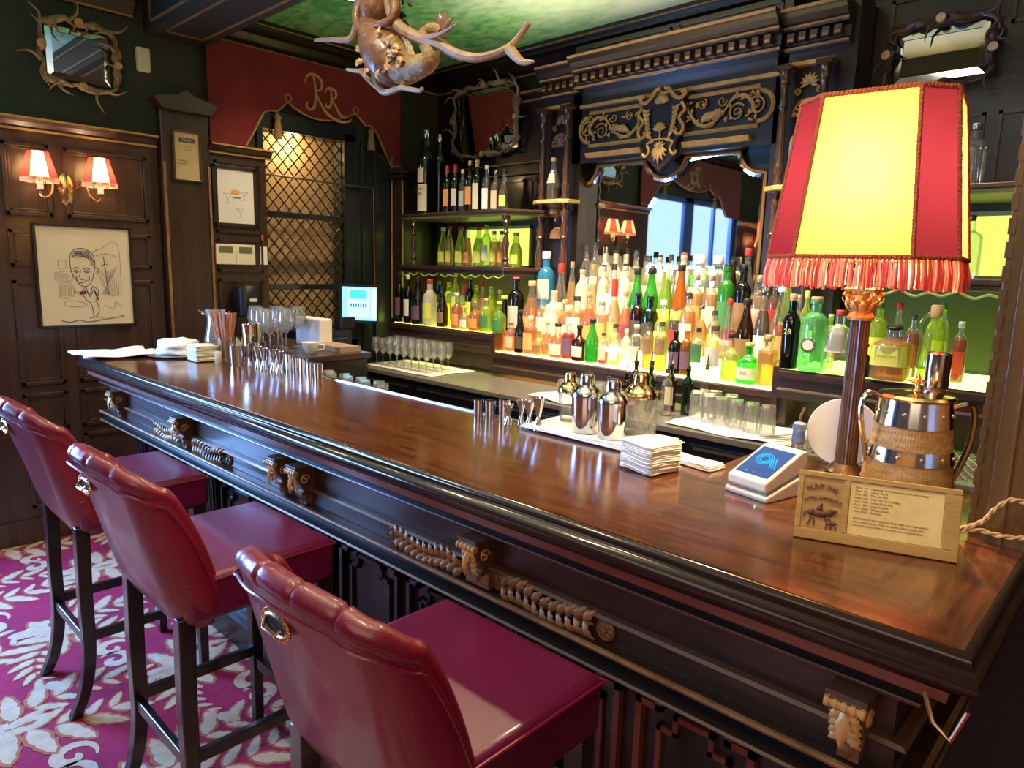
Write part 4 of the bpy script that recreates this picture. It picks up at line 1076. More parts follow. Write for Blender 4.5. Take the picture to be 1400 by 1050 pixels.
LB = {'white': mat('label_white', (.85, .82, .72), .7), 'cream': mat('label_cream', (.75, .62, .40), .7, noise=((.85, .76, .55), 30, (1, 1, 2))), 'black': mat('label_black', (.02, .018, .018), .6, noise=((.12, .09, .05), 26, (1, 1, 2))), 'orange': mat('label_orange', (.85, .28, .05), .6, noise=((.75, .4, .1), 20, (1, 1, 2))), 'red': mat('label_red', (.5, .03, .03), .6), 'green': mat('label_green', (.05, .2, .06), .6), 'yellow': mat('label_yellow', (.8, .72, .12), .6, noise=((.6, .65, .1), 24, (1, 1, 2))), 'brown': mat('label_brown', (.16, .08, .04), .6, noise=((.35, .2, .08), 24, (1, 1, 2))), 'purple': mat('label_purple', (.10, .04, .14), .6, noise=((.2, .1, .12), 24, (1, 1, 2))), 'grey': mat('label_grey', (.5, .48, .42), .6), 'pink': mat('label_pink', (.78, .45, .32), .7), 'peach': mat('label_peach', (.8, .38, .13), .7)}
GNAME = {'clear': 'clear', 'green': 'bright green', 'lime': 'lime', 'dgreen': 'dark green', 'brown': 'brown', 'black': 'black', 'blue': 'pale blue', 'mint': 'mint green', 'amberg': 'amber', 'frost': 'frosted'}
def bottle(x, y, z, Hh, R, kind='gin', glass='clear', liq=None, fill=.6, cap='black', lab='white', label='', group=None, lz=None, name='liquor_bottle', rz=0, txt=None, tcol='black', capr=None, caph=.09, ring=None):
    b = place(body_mesh(kind), name, GL[glass], None, (x, y, z), (R, R, Hh)); b.rotation_euler = (0, 0, rz)
    tag(b, label, 'bottle', group)
    if liq and glass in ('clear', 'frost', 'lime', 'green', 'amberg'):
        place(liq_mesh(kind, fill), 'liquid', LQ[liq], b)
    rc = prof_of(kind)[-1][0] * (capr or 1.12)
    place(cap_mesh(), 'cap', CP[cap], b, (0, 0, 1 - caph), (rc, rc, caph + .004))
    if lab:
        z0, z1 = lz or {'wine': (.15, .5), 'slope': (.1, .38), 'gin': (.14, .52), 'tall': (.15, .55), 'square': (.12, .56), 'squat': (.1, .42), 'round': (.16, .42), 'cone': (.08, .34)}[kind]
        l = place(label_mesh(kind, z0, z1, 1.0), 'paper_label', LB[lab], b)
    if ring:
        for k, (r_, yy, mm) in enumerate(((.034, -1.03, 'black'), (.024, -1.05, 'cream'))):
            q = MB().add([(r_ / R * math.cos(a), yy - .12 * math.cos(a) ** 2 * 0, .36 + r_ / Hh * math.sin(a)) for a in [2 * PI * i / 24 for i in range(24)]], [tuple(range(24))]).build('round_label', LB[mm], b, smooth=False)
        for k in range(8):
            a = PI / 2 - (k - 3.5) * .36; t = text('PLYMOUTH'[k], 1, (.029 / R * math.cos(a), -1.06, .36 + .029 / Hh * math.sin(a)), (PI / 2, 0, 0), LB['white'], b, 'label_lettering', ext=0.0); t.rotation_euler = (Matrix.Rotation(PI / 2, 3, 'X') @ Matrix.Rotation(a - PI / 2, 3, 'Z')).to_euler(); t.scale = (.012 / R, .012 / Hh, 1)
    if txt:
        for s_, dz, k in txt:
            t = text(s_, 1, (0, 0, 0), (PI / 2, 0, 0), LB.get(tcol) or CP[tcol], b, 'label_lettering', ext=0.0)
            t.scale = (k / R, k / Hh, 1); t.location = (0, -1.06, dz); 
    return b
ORD = 'first second third fourth fifth sixth seventh eighth ninth tenth eleventh twelfth thirteenth fourteenth fifteenth sixteenth seventeenth eighteenth nineteenth twentieth twenty-first twenty-second twenty-third twenty-fourth twenty-fifth twenty-sixth twenty-seventh twenty-eighth twenty-ninth thirtieth'.split()
LQN = {'amber': 'amber', 'gold': 'golden', 'dark': 'dark', 'red': 'red', 'pink': 'pink', 'lime': 'yellow-green', 'orange': 'orange', 'green': 'green', 'cream': 'creamy', 'peach': 'peach'}
def row(items, Y, z, where, group, wk=1.1):
    """items: (px, top_py, width_px, kind, glass, liquid, cap, label[, extra]) measured in the photo, standing on height z at depth Y"""
    its = sorted(items, key=lambda a: a[0])
    lastx = None
    for i, it in enumerate(its):
        px, ty, w, kind, gl, lq, cp, lb = it[:8]; ex = it[8] if len(it) > 8 else {}
        x, zt_ = on_y(px, ty, Y); Hh = max(.13, zt_ - z)
        dep = (V((x, Y, z)) - EYE).dot(_f); R = w * dep / FPX / 2 * wk
        if lastx is not None and x - lastx[0] < (R + lastx[1]) * .98:
            x = lastx[0] + (R + lastx[1]) * .99
        lastx = (x, R)
        col = GNAME[gl] + ' glass' if gl != 'clear' or not lq else 'clear glass'
        lab = '%s bottle%s, %s cap, %s from left in %s' % (GNAME[gl], (' of %s liquid' % LQN[lq]) if lq and gl in ('clear', 'frost', 'lime', 'green', 'amberg') else '', cp, ORD[i], where)
        bottle(x, Y, z, Hh, R, kind, gl, lq, ex.get('fill', .66), cp, lb, lab, group, ex.get('lz'), txt=ex.get('txt'), tcol=ex.get('tcol', 'black'), capr=ex.get('capr'), caph=ex.get('caph', .09), rz=ex.get('rz', 0), ring=ex.get('ring'))
R1 = [
 (684, 437, 12, 'tall', 'amberg', 'dark', 'black', None), (699, 441, 15, 'gin', 'clear', 'amber', 'red', 'pink'), (712, 424, 14, 'slope', 'black', None, 'black', 'black'), (726, 432, 15, 'square', 'clear', 'amber', 'white', 'peach'),
 (736, 452, 13, 'squat', 'clear', 'gold', 'gold', 'brown'), (747, 440, 15, 'round', 'clear', 'amber', 'gold', 'orange'), (763, 442, 20, 'squat', 'clear', 'orange', 'black', 'cream'), (778, 440, 14, 'square', 'clear', 'red', 'white', 'purple'),
 (793, 445, 17, 'squat', 'brown', None, 'black', 'cream', dict(lz=(.12, .42))), (811, 436, 18, 'slope', 'green', 'green', 'black', None, dict(fill=.4)), (826, 455, 13, 'gin', 'clear', 'red', 'black', 'pink', dict(fill=.4)),
 (842, 443, 15, 'gin', 'clear', 'lime', 'black', 'white', dict(fill=.3)), (857, 450, 13, 'tall', 'frost', None, 'white', None, dict(txt=[('8', .3, .045)], tcol='orange')), (871, 444, 17, 'gin', 'clear', None, 'white', 'grey'),
 (888, 440, 14, 'gin', 'clear', 'gold', 'black', 'brown', dict(lz=(.34, .66))), (906, 440, 17, 'gin', 'clear', 'lime', 'black', 'brown', dict(lz=(.34, .66))), (925, 452, 16, 'gin', 'black', None, 'black', 'purple'), (940, 450, 15, 'gin', 'amberg', 'dark', 'white', 'purple'),
 (956, 448, 15, 'square', 'clear', None, 'black', 'green', dict(lz=(.3, .68))), (979, 446, 23, 'gin', 'clear', None, 'black', 'grey', dict(lz=(.25, .6))), (1001, 456, 22, 'squat', 'clear', 'lime', 'black', None, dict(fill=.6)),
 (1026, 468, 26, 'squat', 'green', None, 'yellow', 'cream', dict(lz=(.12, .4), txt=[('AK', .28, .028)], tcol='brown')), (1050, 458, 22, 'square', 'clear', 'gold', 'gold', None, dict(fill=.7, capr=1.6, caph=.12)),
]
R2 = [(690, 404, 15, 'slope', 'black', None, 'yellow', 'black', dict(txt=[('RON', .45, .03)], tcol='white')), (706, 379, 17, 'gin', 'black', None, 'pink', 'grey'), (728, 384, 18, 'slope', 'clear', 'amber', 'cork', 'peach'), (742, 404, 14, 'gin', 'clear', 'gold', 'white', 'cream'),
 (757, 398, 17, 'square', 'frost', None, 'cork', 'cream'), (772, 410, 14, 'squat', 'clear', 'amber', 'cork', 'cream'), (788, 405, 18, 'square', 'clear', 'gold', 'black', 'cream'), (805, 400, 16, 'slope', 'clear', 'orange', 'gold', 'orange'),
 (822, 412, 17, 'gin', 'clear', 'peach', 'gold', 'peach'), (838, 382, 14, 'slope', 'clear', 'cream', 'red', 'peach', dict(caph=.25)), (852, 398, 16, 'round', 'clear', 'orange', 'gold', 'red'), (866, 400, 14, 'gin', 'brown', None, 'black', 'black'), (882, 404, 17, 'gin', 'dgreen', None, 'black', 'black'),
 (899, 410, 16, 'squat', 'clear', 'lime', 'white', 'yellow'), (913, 418, 13, 'gin', 'clear', 'dark', 'red', 'red'), (930, 400, 17, 'gin', 'clear', 'gold', 'black', 'cream'), (948, 416, 16, 'round', 'clear', 'gold', 'steel', 'orange'), (962, 424, 14, 'gin', 'clear', 'gold', 'black', 'yellow'),
 (977, 408, 19, 'cone', 'clear', 'pink', 'red', 'pink', dict(fill=.5)), (1005, 408, 19, 'slope', 'brown', None, 'black', 'brown'), (1024, 392, 17, 'slope', 'clear', 'dark', 'steel', 'white'), (1046, 388, 20, 'slope', 'clear', 'orange', 'white', 'peach', dict(fill=.5)), (1064, 402, 14, 'gin', 'clear', None, 'white', 'grey')]
R3 = [(707, 399, 13, 'gin', 'dgreen', None, 'black', 'green'), (748, 344, 19, 'gin', 'blue', None, 'white', 'grey', dict(fill=.5, capr=1.3, caph=.1, lz=(.35, .62))), (768, 361, 15, 'slope', 'clear', None, 'red', 'white', dict(caph=.14)), (783, 358, 14, 'cone', 'clear', 'gold', 'gold', 'cream'),
 (797, 366, 15, 'gin', 'frost', None, 'black', 'cream'), (812, 362, 13, 'cone', 'clear', 'cream', 'gold', 'peach'), (826, 362, 13, 'gin', 'frost', None, 'black', 'cream'), (840, 361, 14, 'square', 'clear', 'cream', 'black', 'white'), (856, 361, 14, 'gin', 'frost', None, 'black', 'cream'),
 (871, 367, 17, 'slope', 'green', 'green', 'black', 'brown', dict(fill=.7)), (889, 366, 19, 'slope', 'green', 'green', 'black', 'purple', dict(fill=.6)), (907, 363, 17, 'slope', 'lime', 'green', 'white', 'yellow', dict(fill=.8)), (925, 362, 18, 'slope', 'amberg', 'gold', 'black', 'yellow', dict(fill=.9)),
 (943, 375, 18, 'gin', 'clear', 'gold', 'gold', 'orange'), (962, 376, 17, 'gin', 'clear', 'peach', 'gold', 'cream'), (980, 361, 18, 'gin', 'green', 'green', 'black', 'green', dict(fill=.8)), (998, 362, 18, 'gin', 'black', None, 'brown' if False else 'black', 'brown'), (1013, 376, 20, 'gin', 'clear', 'peach', 'gold', 'pink'), (1040, 382, 12, 'tall', 'clear', 'red', 'red', 'red'), (1060, 372, 17, 'cone', 'lime', 'green', 'white', 'grey')]
R4 = [(803, 334, 11, 'gin', 'clear', None, 'black', 'cream'), (815, 332, 12, 'gin', 'clear', 'cream', 'black', 'cream'), (829, 338, 13, 'square', 'frost', None, 'black', 'brown'), (843, 347, 13, 'gin', 'frost', None, 'cork', 'white'), (857, 348, 12, 'square', 'frost', None, 'gold', 'white'), (871, 343, 13, 'gin', 'clear', 'cream', 'black', 'cream'), (888, 350, 14, 'gin', 'clear', 'cream', 'black', 'white'), (902, 349, 13, 'gin', 'frost', None, 'black', 'cream'), (918, 348, 13, 'gin', 'clear', None, 'black', 'white'),
 (936, 346, 16, 'gin', 'frost', None, 'red', 'white'), (956, 348, 22, 'gin', 'clear', None, 'white', 'white', dict(capr=1.5, caph=.14)), (977, 350, 20, 'gin', 'clear', None, 'white', 'cream', dict(capr=1.4, caph=.12)), (1000, 356, 15, 'slope', 'brown', None, 'black', 'brown'), (1020, 340, 17, 'slope', 'clear', 'cream', 'red', 'cream', dict(fill=.4))]
GB = 'bottles on the lit steps below the mirror'
for L, (Y_, z_), w_ in ((R1, TIER[0], 'front lit step row'), (R2, TIER[1], 'second lit step row'), (R3, TIER[2], 'third lit step row'), (R4, TIER[3], 'back row by mirror')): row(L, Y_, z_, w_, GB, 1.1 if L is R1 else 1.28)
# left ledge under the shelf unit
LF = [(546, 372, 11, 'wine', 'black', None, 'black', 'purple'), (558, 376, 11, 'wine', 'black', None, 'white', 'white'), (572, 378, 17, 'slope', 'black', None, 'black', 'purple'), (588, 382, 18, 'wine', 'frost', 'cream', 'red', 'yellow'), (605, 392, 14, 'slope', 'brown', None, 'black', 'brown'),
 (625, 400, 14, 'squat', 'clear', 'orange', 'white', 'orange'), (636, 418, 12, 'squat', 'clear', 'cream', 'yellow', 'white'), (650, 412, 16, 'squat', 'clear', 'orange', 'gold', 'orange'), (665, 408, 17, 'gin', 'lime', 'lime', 'gold', 'green', dict(lz=(.14, .5))), (683, 412, 16, 'squat', 'lime', 'green', 'yellow', 'green')]
row(LF, 3.36, 1.185, 'front left ledge row', 'bottles on the left ledge')
LBk = [(600, 384, 12, 'wine', 'dgreen', None, 'green', 'yellow'), (614, 386, 14, 'gin', 'lime', None, 'yellow', 'yellow'), (621, 372, 10, 'tall', 'lime', None, 'yellow', 'yellow'), (634, 388, 12, 'wine', 'lime', None, 'pink', 'pink', dict(caph=.35)), (640, 380, 11, 'gin', 'black', None, 'yellow', 'yellow'), (651, 390, 12, 'gin', 'lime', 'lime', 'yellow', 'black'), (660, 384, 11, 'slope', 'clear', 'orange', 'red', 'peach', dict(caph=.14)), (672, 392, 13, 'gin', 'lime', 'lime', 'white', 'yellow'), (684, 396, 12, 'slope', 'lime', 'green', 'white', 'green')]
row(LBk, 3.50, 1.185, 'back left ledge row', 'bottles on the left ledge')
# middle shelf of the left unit (lime lit)
LM = [(606, 311, 13, 'slope', 'lime', None, 'white', 'yellow'), (613, 309, 11, 'slope', 'clear', 'gold', 'red', 'yellow'), (630, 310, 14, 'slope', 'lime', 'lime', 'red', 'yellow'), (640, 308, 12, 'cone', 'clear', 'amber', 'black', 'orange'), (655, 310, 15, 'slope', 'lime', 'lime', 'red', 'yellow'), (661, 308, 12, 'gin', 'lime', None, 'yellow', 'cream'), (676, 316, 12, 'gin', 'clear', 'gold', 'gold', 'yellow'), (686, 316, 11, 'gin', 'clear', 'amber', 'red', 'orange'), (706, 318, 16, 'slope', 'lime', 'lime', 'yellow', 'yellow')]
row(LM, 3.62, 1.625, 'middle left shelf row', 'backlit bottles in the left shelf unit')
# top of the left unit
bt = bottle(*[on_y(582, 285, 3.52)[0], 3.52, 2.005], .62, .062, 'tall', 'black', None, .5, 'steel', 'cream', 'giant black bottle with pale label standing highest on the left shelf top', None, (.04, .36), txt=[('BRANCA', .30, .028), ('AVA', .25, .03)], tcol='dgreen' if False else 'black')
place(label_mesh('tall', .38, .55, .6), 'round_label', LB['cream'], bt)
bottle(on_y(600, 288, 3.62)[0], 3.62, 2.005, .60, .04, 'tall', 'black', None, .5, 'steel', None, 'slim tall black bottle with silver neck beside the giant bottle on top shelf')
LT = [(612, 227, 11, 'wine', 'dgreen', None, 'red', 'orange', dict(caph=.16)), (623, 225, 11, 'wine', 'dgreen', None, 'red', 'cream', dict(caph=.16)), (633, 232, 10, 'wine', 'clear', 'dark', 'white', 'grey'), (643, 220, 12, 'wine', 'dgreen', None, 'gold', 'orange'), (653, 219, 12, 'wine', 'dgreen', None, 'cork', 'cream', dict(lz=(.05, .55), caph=.14)), (666, 226, 12, 'wine', 'clear', 'dark', 'white', 'white', dict(lz=(.05, .5))), (678, 233, 12, 'wine', 'clear', 'dark', 'steel', 'pink', dict(lz=(.05, .5))), (690, 232, 13, 'slope', 'clear', 'dark', 'black', 'yellow')]
row(LT, 3.50, 2.005, 'left top shelf group', 'bottles on top of the left shelf unit')
# niche bottles on the bracket shelves
bottle(on_y(757, 270, 3.64)[0], 3.63, 2.07, .27, .042, 'slope', 'clear', 'dark', .3, 'cork', 'cream', 'corked bottle with cream and red label on the left niche bracket', None, (.40, .62))
q = bottle(on_y(1090, 250, 3.64)[0], 3.63, 2.07, .33, .05, 'gin', 'frost', None, .3, 'steel', None, 'engraved clear decanter bottle on the right niche bracket near the lamp', txt=[('EXPLORER', .6, .014), ('TREE', .52, .014)])
# right ledge
RL = [(1086, 402, 21, 'wine', 'black', None, 'cork', None, dict(lz=(.3, .6), txt=[('28', .50, .035)], tcol='yellow')), (1118, 406, 33, 'gin', 'mint', None, 'cork', None, dict(ring=1)), (1148, 424, 27, 'square', 'clear', None, 'red', 'grey', dict(lz=(.35, .75), txt=[('GIN', .3, .028)], tcol='red')),
 (1183, 470, 22, 'squat', 'black', None, 'black', None), (1218, 446, 42, 'square', 'clear', 'amber', 'black', 'yellow', dict(fill=.7, lz=(.28, .66), txt=[('DISARONNO', .46, .013)], tcol='black', capr=1.2, caph=.06))]
row(RL, 3.30, 1.185, 'front right ledge row', 'bottles on the right ledge')
RB = [(1105, 398, 15, 'tall', 'lime', None, 'yellow', 'yellow'), (1137, 430, 14, 'gin', 'lime', None, 'cream' if False else 'white', 'white'), (1205, 414, 22, 'gin', 'lime', 'lime', 'green', 'yellow'), (1231, 414, 18, 'slope', 'clear', 'dark', 'red', 'black'), (1250, 430, 17, 'gin', 'clear', 'red', 'black', 'red'), (1292, 414, 18, 'gin', 'lime', 'lime', 'green', 'yellow'), (1316, 440, 17, 'gin', 'clear', 'red', 'white', 'red')]
row(RB, 3.46, 1.185, 'back right ledge row', 'bottles on the right ledge')
# curved swan-neck decanter
t = thing('glass_decanter', 'clear rounded decanter bottle with a curved glass handle on the right ledge', 'decanter', (on_y(1266, 520, 3.28)[0], 3.32, 1.185))
MB().lathe([(.04, 0), (.046, .01), (.046, .09), (.04, .12), (.036, .2), (.03, .24), (.02, .26), (.018, .28)], n=18).build('bottle_glass', GL['lime'], t)
MB().tube(catmull([(-.03, 0, .18), (-.055, 0, .22), (-.04, 0, .275), (0, 0, .30), (.035, 0, .275), (.045, 0, .2), (.045, 0, .1)], 5), .008, 8).build('glass_handle', GLASS, t)
MB().lathe([(.02, .28), (.022, .29), (.022, .325), (.018, .33)], n=12).build('stopper', CP['cork'], t)
for i, (px, py, Yv, zz, hh, lb) in enumerate(((1334, 245, 3.6, 2.005, .27, 'tall clear jar with steel lid on top of the right shelf unit'), (1322, 400, 3.6, 1.625, .27, 'clear square bottle on the right unit shelf beside the lampshade'))):
    bottle(on_y(px, py, Yv)[0] - .02, Yv, zz, hh, .05, 'square' if i else 'gin', 'clear', None, .5, 'steel', None, lb)

# =================================================================== THINGS ON THE BAR
def xyz(px, py, z):
    d = _r * ((px - 700) / FPX) - _u * ((py - 525) / FPX) + _f
    return EYE + d * ((z - H) / d.z)
ZB = ZT
# ---- table lamp
LX, LY = -.568, 1.865
lamp = thing('table_lamp', 'tall fluted column lamp with glowing yellow and crimson panelled fringed shade', 'lamp', (LX, LY, ZB))
MB().lathe([(.046, 0), (.048, .008), (.040, .014), (.034, .022), (.028, .028)], n=24).build('base', mat('lamp_bronze', (.12, .07, .03), .35, .6), lamp)
mb = MB(); rows = []
for z, r in ((.026, .0265), (.40, .0225)):
    rows.append([(r * (1 - .10 * (1 if k % 2 else 0)) * math.cos(2 * PI * k / 40), r * (1 - .10 * (1 if k % 2 else 0)) * math.sin(2 * PI * k / 40), z) for k in range(40)])
mb.grid(rows, closed=True); mb.build('fluted_column', wood('lamp_column_wood', (.09, .04, .018), (.16, .08, .035), .35, .2, 2), lamp, ang=.3)
mb = MB(); mb.lathe([(.030, .395), (.033, .402), (.028, .41), (.024, .415), (.027, .44), (.036, .455), (.03, .46)], n=20)
for k in range(10):
    a = 2 * PI * k / 10; mb.leaf((.024 * math.cos(a), .024 * math.sin(a), .415), (math.cos(a) * .45, math.sin(a) * .45, .9), (math.cos(a), math.sin(a), .1), .032, .010, .3)
    a += PI / 10; mb.leaf((.027 * math.cos(a), .027 * math.sin(a), .43), (math.cos(a) * .7, math.sin(a) * .7, .8), (math.cos(a), math.sin(a), .1), .028, .009, .3)
for k in range(4):
    a = PI / 4 + k * PI / 2; mb.tube(spiral((.040 * math.cos(a), .040 * math.sin(a), .455), .010, 1.2, (math.cos(a), math.sin(a), 0), (0, 0, 1), 12), .0035, 5)
mb.lathe([(.048, .465), (.05, .472), (.046, .476), (.006, .478)], n=4); mb.lathe([(.006, .47), (.006, .62)], n=8)
mb.build('gilded_capital', mat('lamp_gilt', (.85, .58, .22), .32, .7), lamp)
def octa(R, z, rot=math.radians(-83)):
    P = []
    for k in range(4):
        a = rot + k * PI / 2
        for d in (-31.3, 31.3): P.append(V((R * math.cos(a + math.radians(d)), R * math.sin(a + math.radians(d)), z)))
    return P
zb_, zt_ = .545, .905
B, T = octa(.236, zb_), octa(.188, zt_)
def shade_mat(name, c, tr):
    m, nt, out = nmat(name)
    a = nt.nodes.new('ShaderNodeBsdfTranslucent'); a.inputs[0].default_value = c4(tr)
    b = nt.nodes.new('ShaderNodeBsdfDiffuse'); b.inputs[0].default_value = c4(c)
    x = nt.nodes.new('ShaderNodeMixShader'); x.inputs[0].default_value = .35
    nt.links.new(a.outputs[0], x.inputs[1]); nt.links.new(b.outputs[0], x.inputs[2]); nt.links.new(x.outputs[0], out.inputs[0]); return m
SY = shade_mat('shade_yellow_skin', (.7, .42, .06), (.95, .64, .06)); SR = shade_mat('shade_crimson', (.16, .012, .025), (.05, .006, .014))
for k in range(8):
    a, b = k, (k + 1) % 8
    yel = (k % 2 == 0)
    rows = [[B[a].lerp(T[a], t), B[a].lerp(T[a], t).lerp(B[b].lerp(T[b], t), .5), B[b].lerp(T[b], t)] for t in (0, .25, .5, .75, 1)]
    MB().grid(rows).build('yellow_shade_panel' if yel else 'crimson_shade_panel', SY if yel else SR, lamp, smooth=False)
BRD = mat('braid_rust', (.42, .08, .03), .8, bump=(160, .8))
mb = MB()
def bead(mb, p, q, r=.006, n=26):
    for i in range(n): mb.ball(p.lerp(q, (i + .5) / n), r, n=6)
for k in range(8):
    bead(mb, B[k], T[k], .0058, 44); bead(mb, T[k], T[(k + 1) % 8], .0065, 22 if k % 2 == 0 else 10); bead(mb, B[k], B[(k + 1) % 8], .0062, 26 if k % 2 == 0 else 12)
    mb.tube([B[k], T[k]], .005, 5); mb.tube([T[k], T[(k + 1) % 8]], .005, 5); mb.tube([B[k], B[(k + 1) % 8]], .005, 5)
mb.build('braid_trim', BRD, lamp)
mb = MB(); rr = random.Random(2)
for k in range(8):
    n = 46 if k % 2 == 0 else 22
    for i in range(n):
        p = B[k].lerp(B[(k + 1) % 8], (i + rr.random()) / n) * 1.0; p.z = zb_ - .003; o = p.copy(); o.z = 0; o.normalize()
        L = .068 + rr.uniform(-.006, .004); e = p + V((rr.uniform(-.003, .003), rr.uniform(-.003, .003), -L)) + o * .006
        mb.m = rr.choice((0, 0, 1)); mb.tube([p, (p + e) / 2 + o * .004, e], [.0017, .0026, .0032], 5)
fr_ = mb.build('fringe', [mat('fringe_red', (.75, .07, .05), .7), mat('fringe_pink', (.95, .42, .28), .7)], lamp); fr_['kind'] = 'stuff'
mb = MB()
for k in range(0, 8, 2): mb.tube([(0, 0, .62), T[k] - V((0, 0, .02))], .002, 4)
mb.ball((0, 0, .74), .03, n=12); mb.build('bulb', emis('bulb_glow', (1, .75, .4), 6), lamp)

# ---- ice bucket / tankard
tk = thing('ice_bucket', 'tapered wood and polished metal banded ice bucket with lid beside the lamp', 'ice bucket', (-.398, 1.745, ZB))
RZ = lambda z: .099 - .028 * z / .235
def band(mb, z0, z1, o=.002): mb.lathe([(RZ(z0) + o - .004, z0), (RZ(z0) + o, z0), (RZ(z1) + o, z1), (RZ(z1) + o - .004, z1)], n=36, caps=False)
MB().lathe([(.094, .01), (RZ(.01), .012), (RZ(.225), .225), (.06, .226)], n=36).build('wooden_body', mat('bristle_wood', (.34, .15, .04), .6, noise=((.62, .38, .14), 10, (2, 2, 9)), bump=(60, .5, (6, 6, 1))), tk)
SILV = mat('silver_band', (.78, .72, .64), .13, 1.0)
for z0, z1 in ((0, .045), (.098, .128), (.178, .235)):
    mb = MB(); band(mb, z0, z1)
    for k in range(12):
        a = 2 * PI * k / 12; zc = (z0 + z1) / 2; mb.ball((RZ(zc) * 1.03 * math.cos(a), RZ(zc) * 1.03 * math.sin(a), zc), .005, n=6)
    mb.build('metal_band', SILV, tk)
mb = MB(); mb.lathe([(.076, .235), (.079, .24), (.074, .246), (.03, .252), (.012, .254)], n=32); lid = mb.build('lid', GOLD, tk)
MB().lathe([(.012, .252), (.006, .262), (.006, .268), (.02, .274), (.006, .28), (.005, .285), (.0005, .292)], n=14).build('knob', GOLD, lid)
d = V((-.73, -.68, 0)); 
MB().tube(catmull([d * .07 + V((0, 0, .235)), d * .11 + V((0, 0, .245)), d * .12 + V((0, 0, .20)), d * .105 + V((0, 0, .13)), d * .10 + V((0, 0, .09))], 5), .006, 8).build('handle', SILV, tk)
d = V((.73, .68, 0)); MB().tube(catmull([d * .072 + V((0, 0, .21)), d * .13 + V((0, 0, .22)), d * .135 + V((0, 0, .14)), d * .11 + V((0, 0, .06)), d * .095 + V((0, 0, .05))], 5), .007, 8).build('handle', SILV, tk)

# ---- carved sign
sg = thing('wooden_sign', 'carved light oak sign holding a typed list of hunting appointments', 'sign', (-.353, 1.362, ZB), math.radians(19))
SGW = wood('sign_oak', (.38, .20, .04), (.56, .32, .09), .5, .1, 0, 5)
sgt = thing('x', '', '') if False else None
E_ = bpy.data.objects.new('sign_board', bpy.data.meshes.new('sign_board'))
th = math.radians(-13); Ws, Hs, D = .272, .130, .014
def T3(u, v, w=0):  # u along width, v up the board, w out toward the viewer
    return (u, -w * math.cos(th) + v * math.sin(-th), v * math.cos(th) + w * math.sin(-th) + .002)
bpy.data.objects.remove(E_)
def sbox(mb, u0, u1, v0, v1, w0, w1, m=None):
    vs = [T3(u, v, w) for w in (w0, w1) for u, v in ((u0, v0), (u1, v0), (u1, v1), (u0, v1))]
    mb.add(vs, [(0, 3, 2, 1), (4, 5, 6, 7), (0, 1, 5, 4), (1, 2, 6, 5), (2, 3, 7, 6), (3, 0, 4, 7)], m)
mb = MB(); hw_ = Ws / 2
sbox(mb, -hw_, hw_, 0, Hs, -D, -.004)
for a in ((-hw_, hw_, 0, .020), (-hw_, hw_, Hs - .010, Hs), (-hw_, -hw_ + .010, .02, Hs - .01), (hw_ - .026, hw_, .02, Hs - .01), (-.055, -.045, .02, Hs - .01)): sbox(mb, *a, -.004, 0)
o = mb.build('oak_board', SGW, sg, smooth=False); bevel(o, .0012)
mb = MB(); sbox(mb, -.044, hw_ - .027, .021, Hs - .011, -.004, -.003); pp = mb.build('paper_sheet', mat('aged_paper', (.88, .64, .28), .8, noise=((.76, .53, .21), 14, (1, 1, 1))), sg, smooth=False)
INK = mat('typed_ink', (.16, .10, .04), .8)
carved = mat('carved_lettering', (.16, .05, .02), .6)
RX = PI / 2 - (-th) * 1 if False else PI / 2 + th * -1 * -1
def stext(s, size, u, v, w, m, par, name='lettering', rz=0.0, al='CENTER', ext=.0006):
    o = text(s, size, T3(u, v, w), (PI / 2 + th, 0, 0), m, par, name, ext, al)
    if rz: o.rotation_euler = (Matrix.Rotation(PI / 2 + th, 3, 'X') @ Matrix.Rotation(rz, 3, 'Z')).to_euler()
    return o
for wd, v0, n_, R_ in (('HUNTING', .102, 7, .075), ('APPOINTMENTS', .080, 12, .085)):
    for i, ch in enumerate(wd):
        q = (i - (n_ - 1) / 2) * (.0086 if n_ == 7 else .0056); a = -q / R_
        stext(ch, .0125 if n_ == 7 else .0092, -.0905 + q * (1 if n_ > 7 else .9) - (.0025 if n_ == 7 else 0), v0 - q * q / (2 * R_), -.002, carved, sg, 'carved_letter', a, ext=.0015)
lines = ['Nov  1st   Opening meet, Kennels lawn and ridings', 'Nov  4th   Upper Farm', 'Nov  8th   The old Mill', 'Nov 11th   Hall  (by kind invite)', 'Nov 15th   Cross Keys Inn', 'Nov 18th   Long Covert', 'Nov 22nd   Village green', 'Nov 25th   Kennels', '', 'All followers are asked to keep clear of crops and to', 'close every gate.  Meet at eleven sharp unless the', 'secretary gives other notice by post in good time.']
for i, s_ in enumerate(lines):
    if s_: stext(s_, .0058, -.036, Hs - .020 - i * .0064, -.0025, INK, pp, 'typed_line', 0, 'LEFT', .0001)
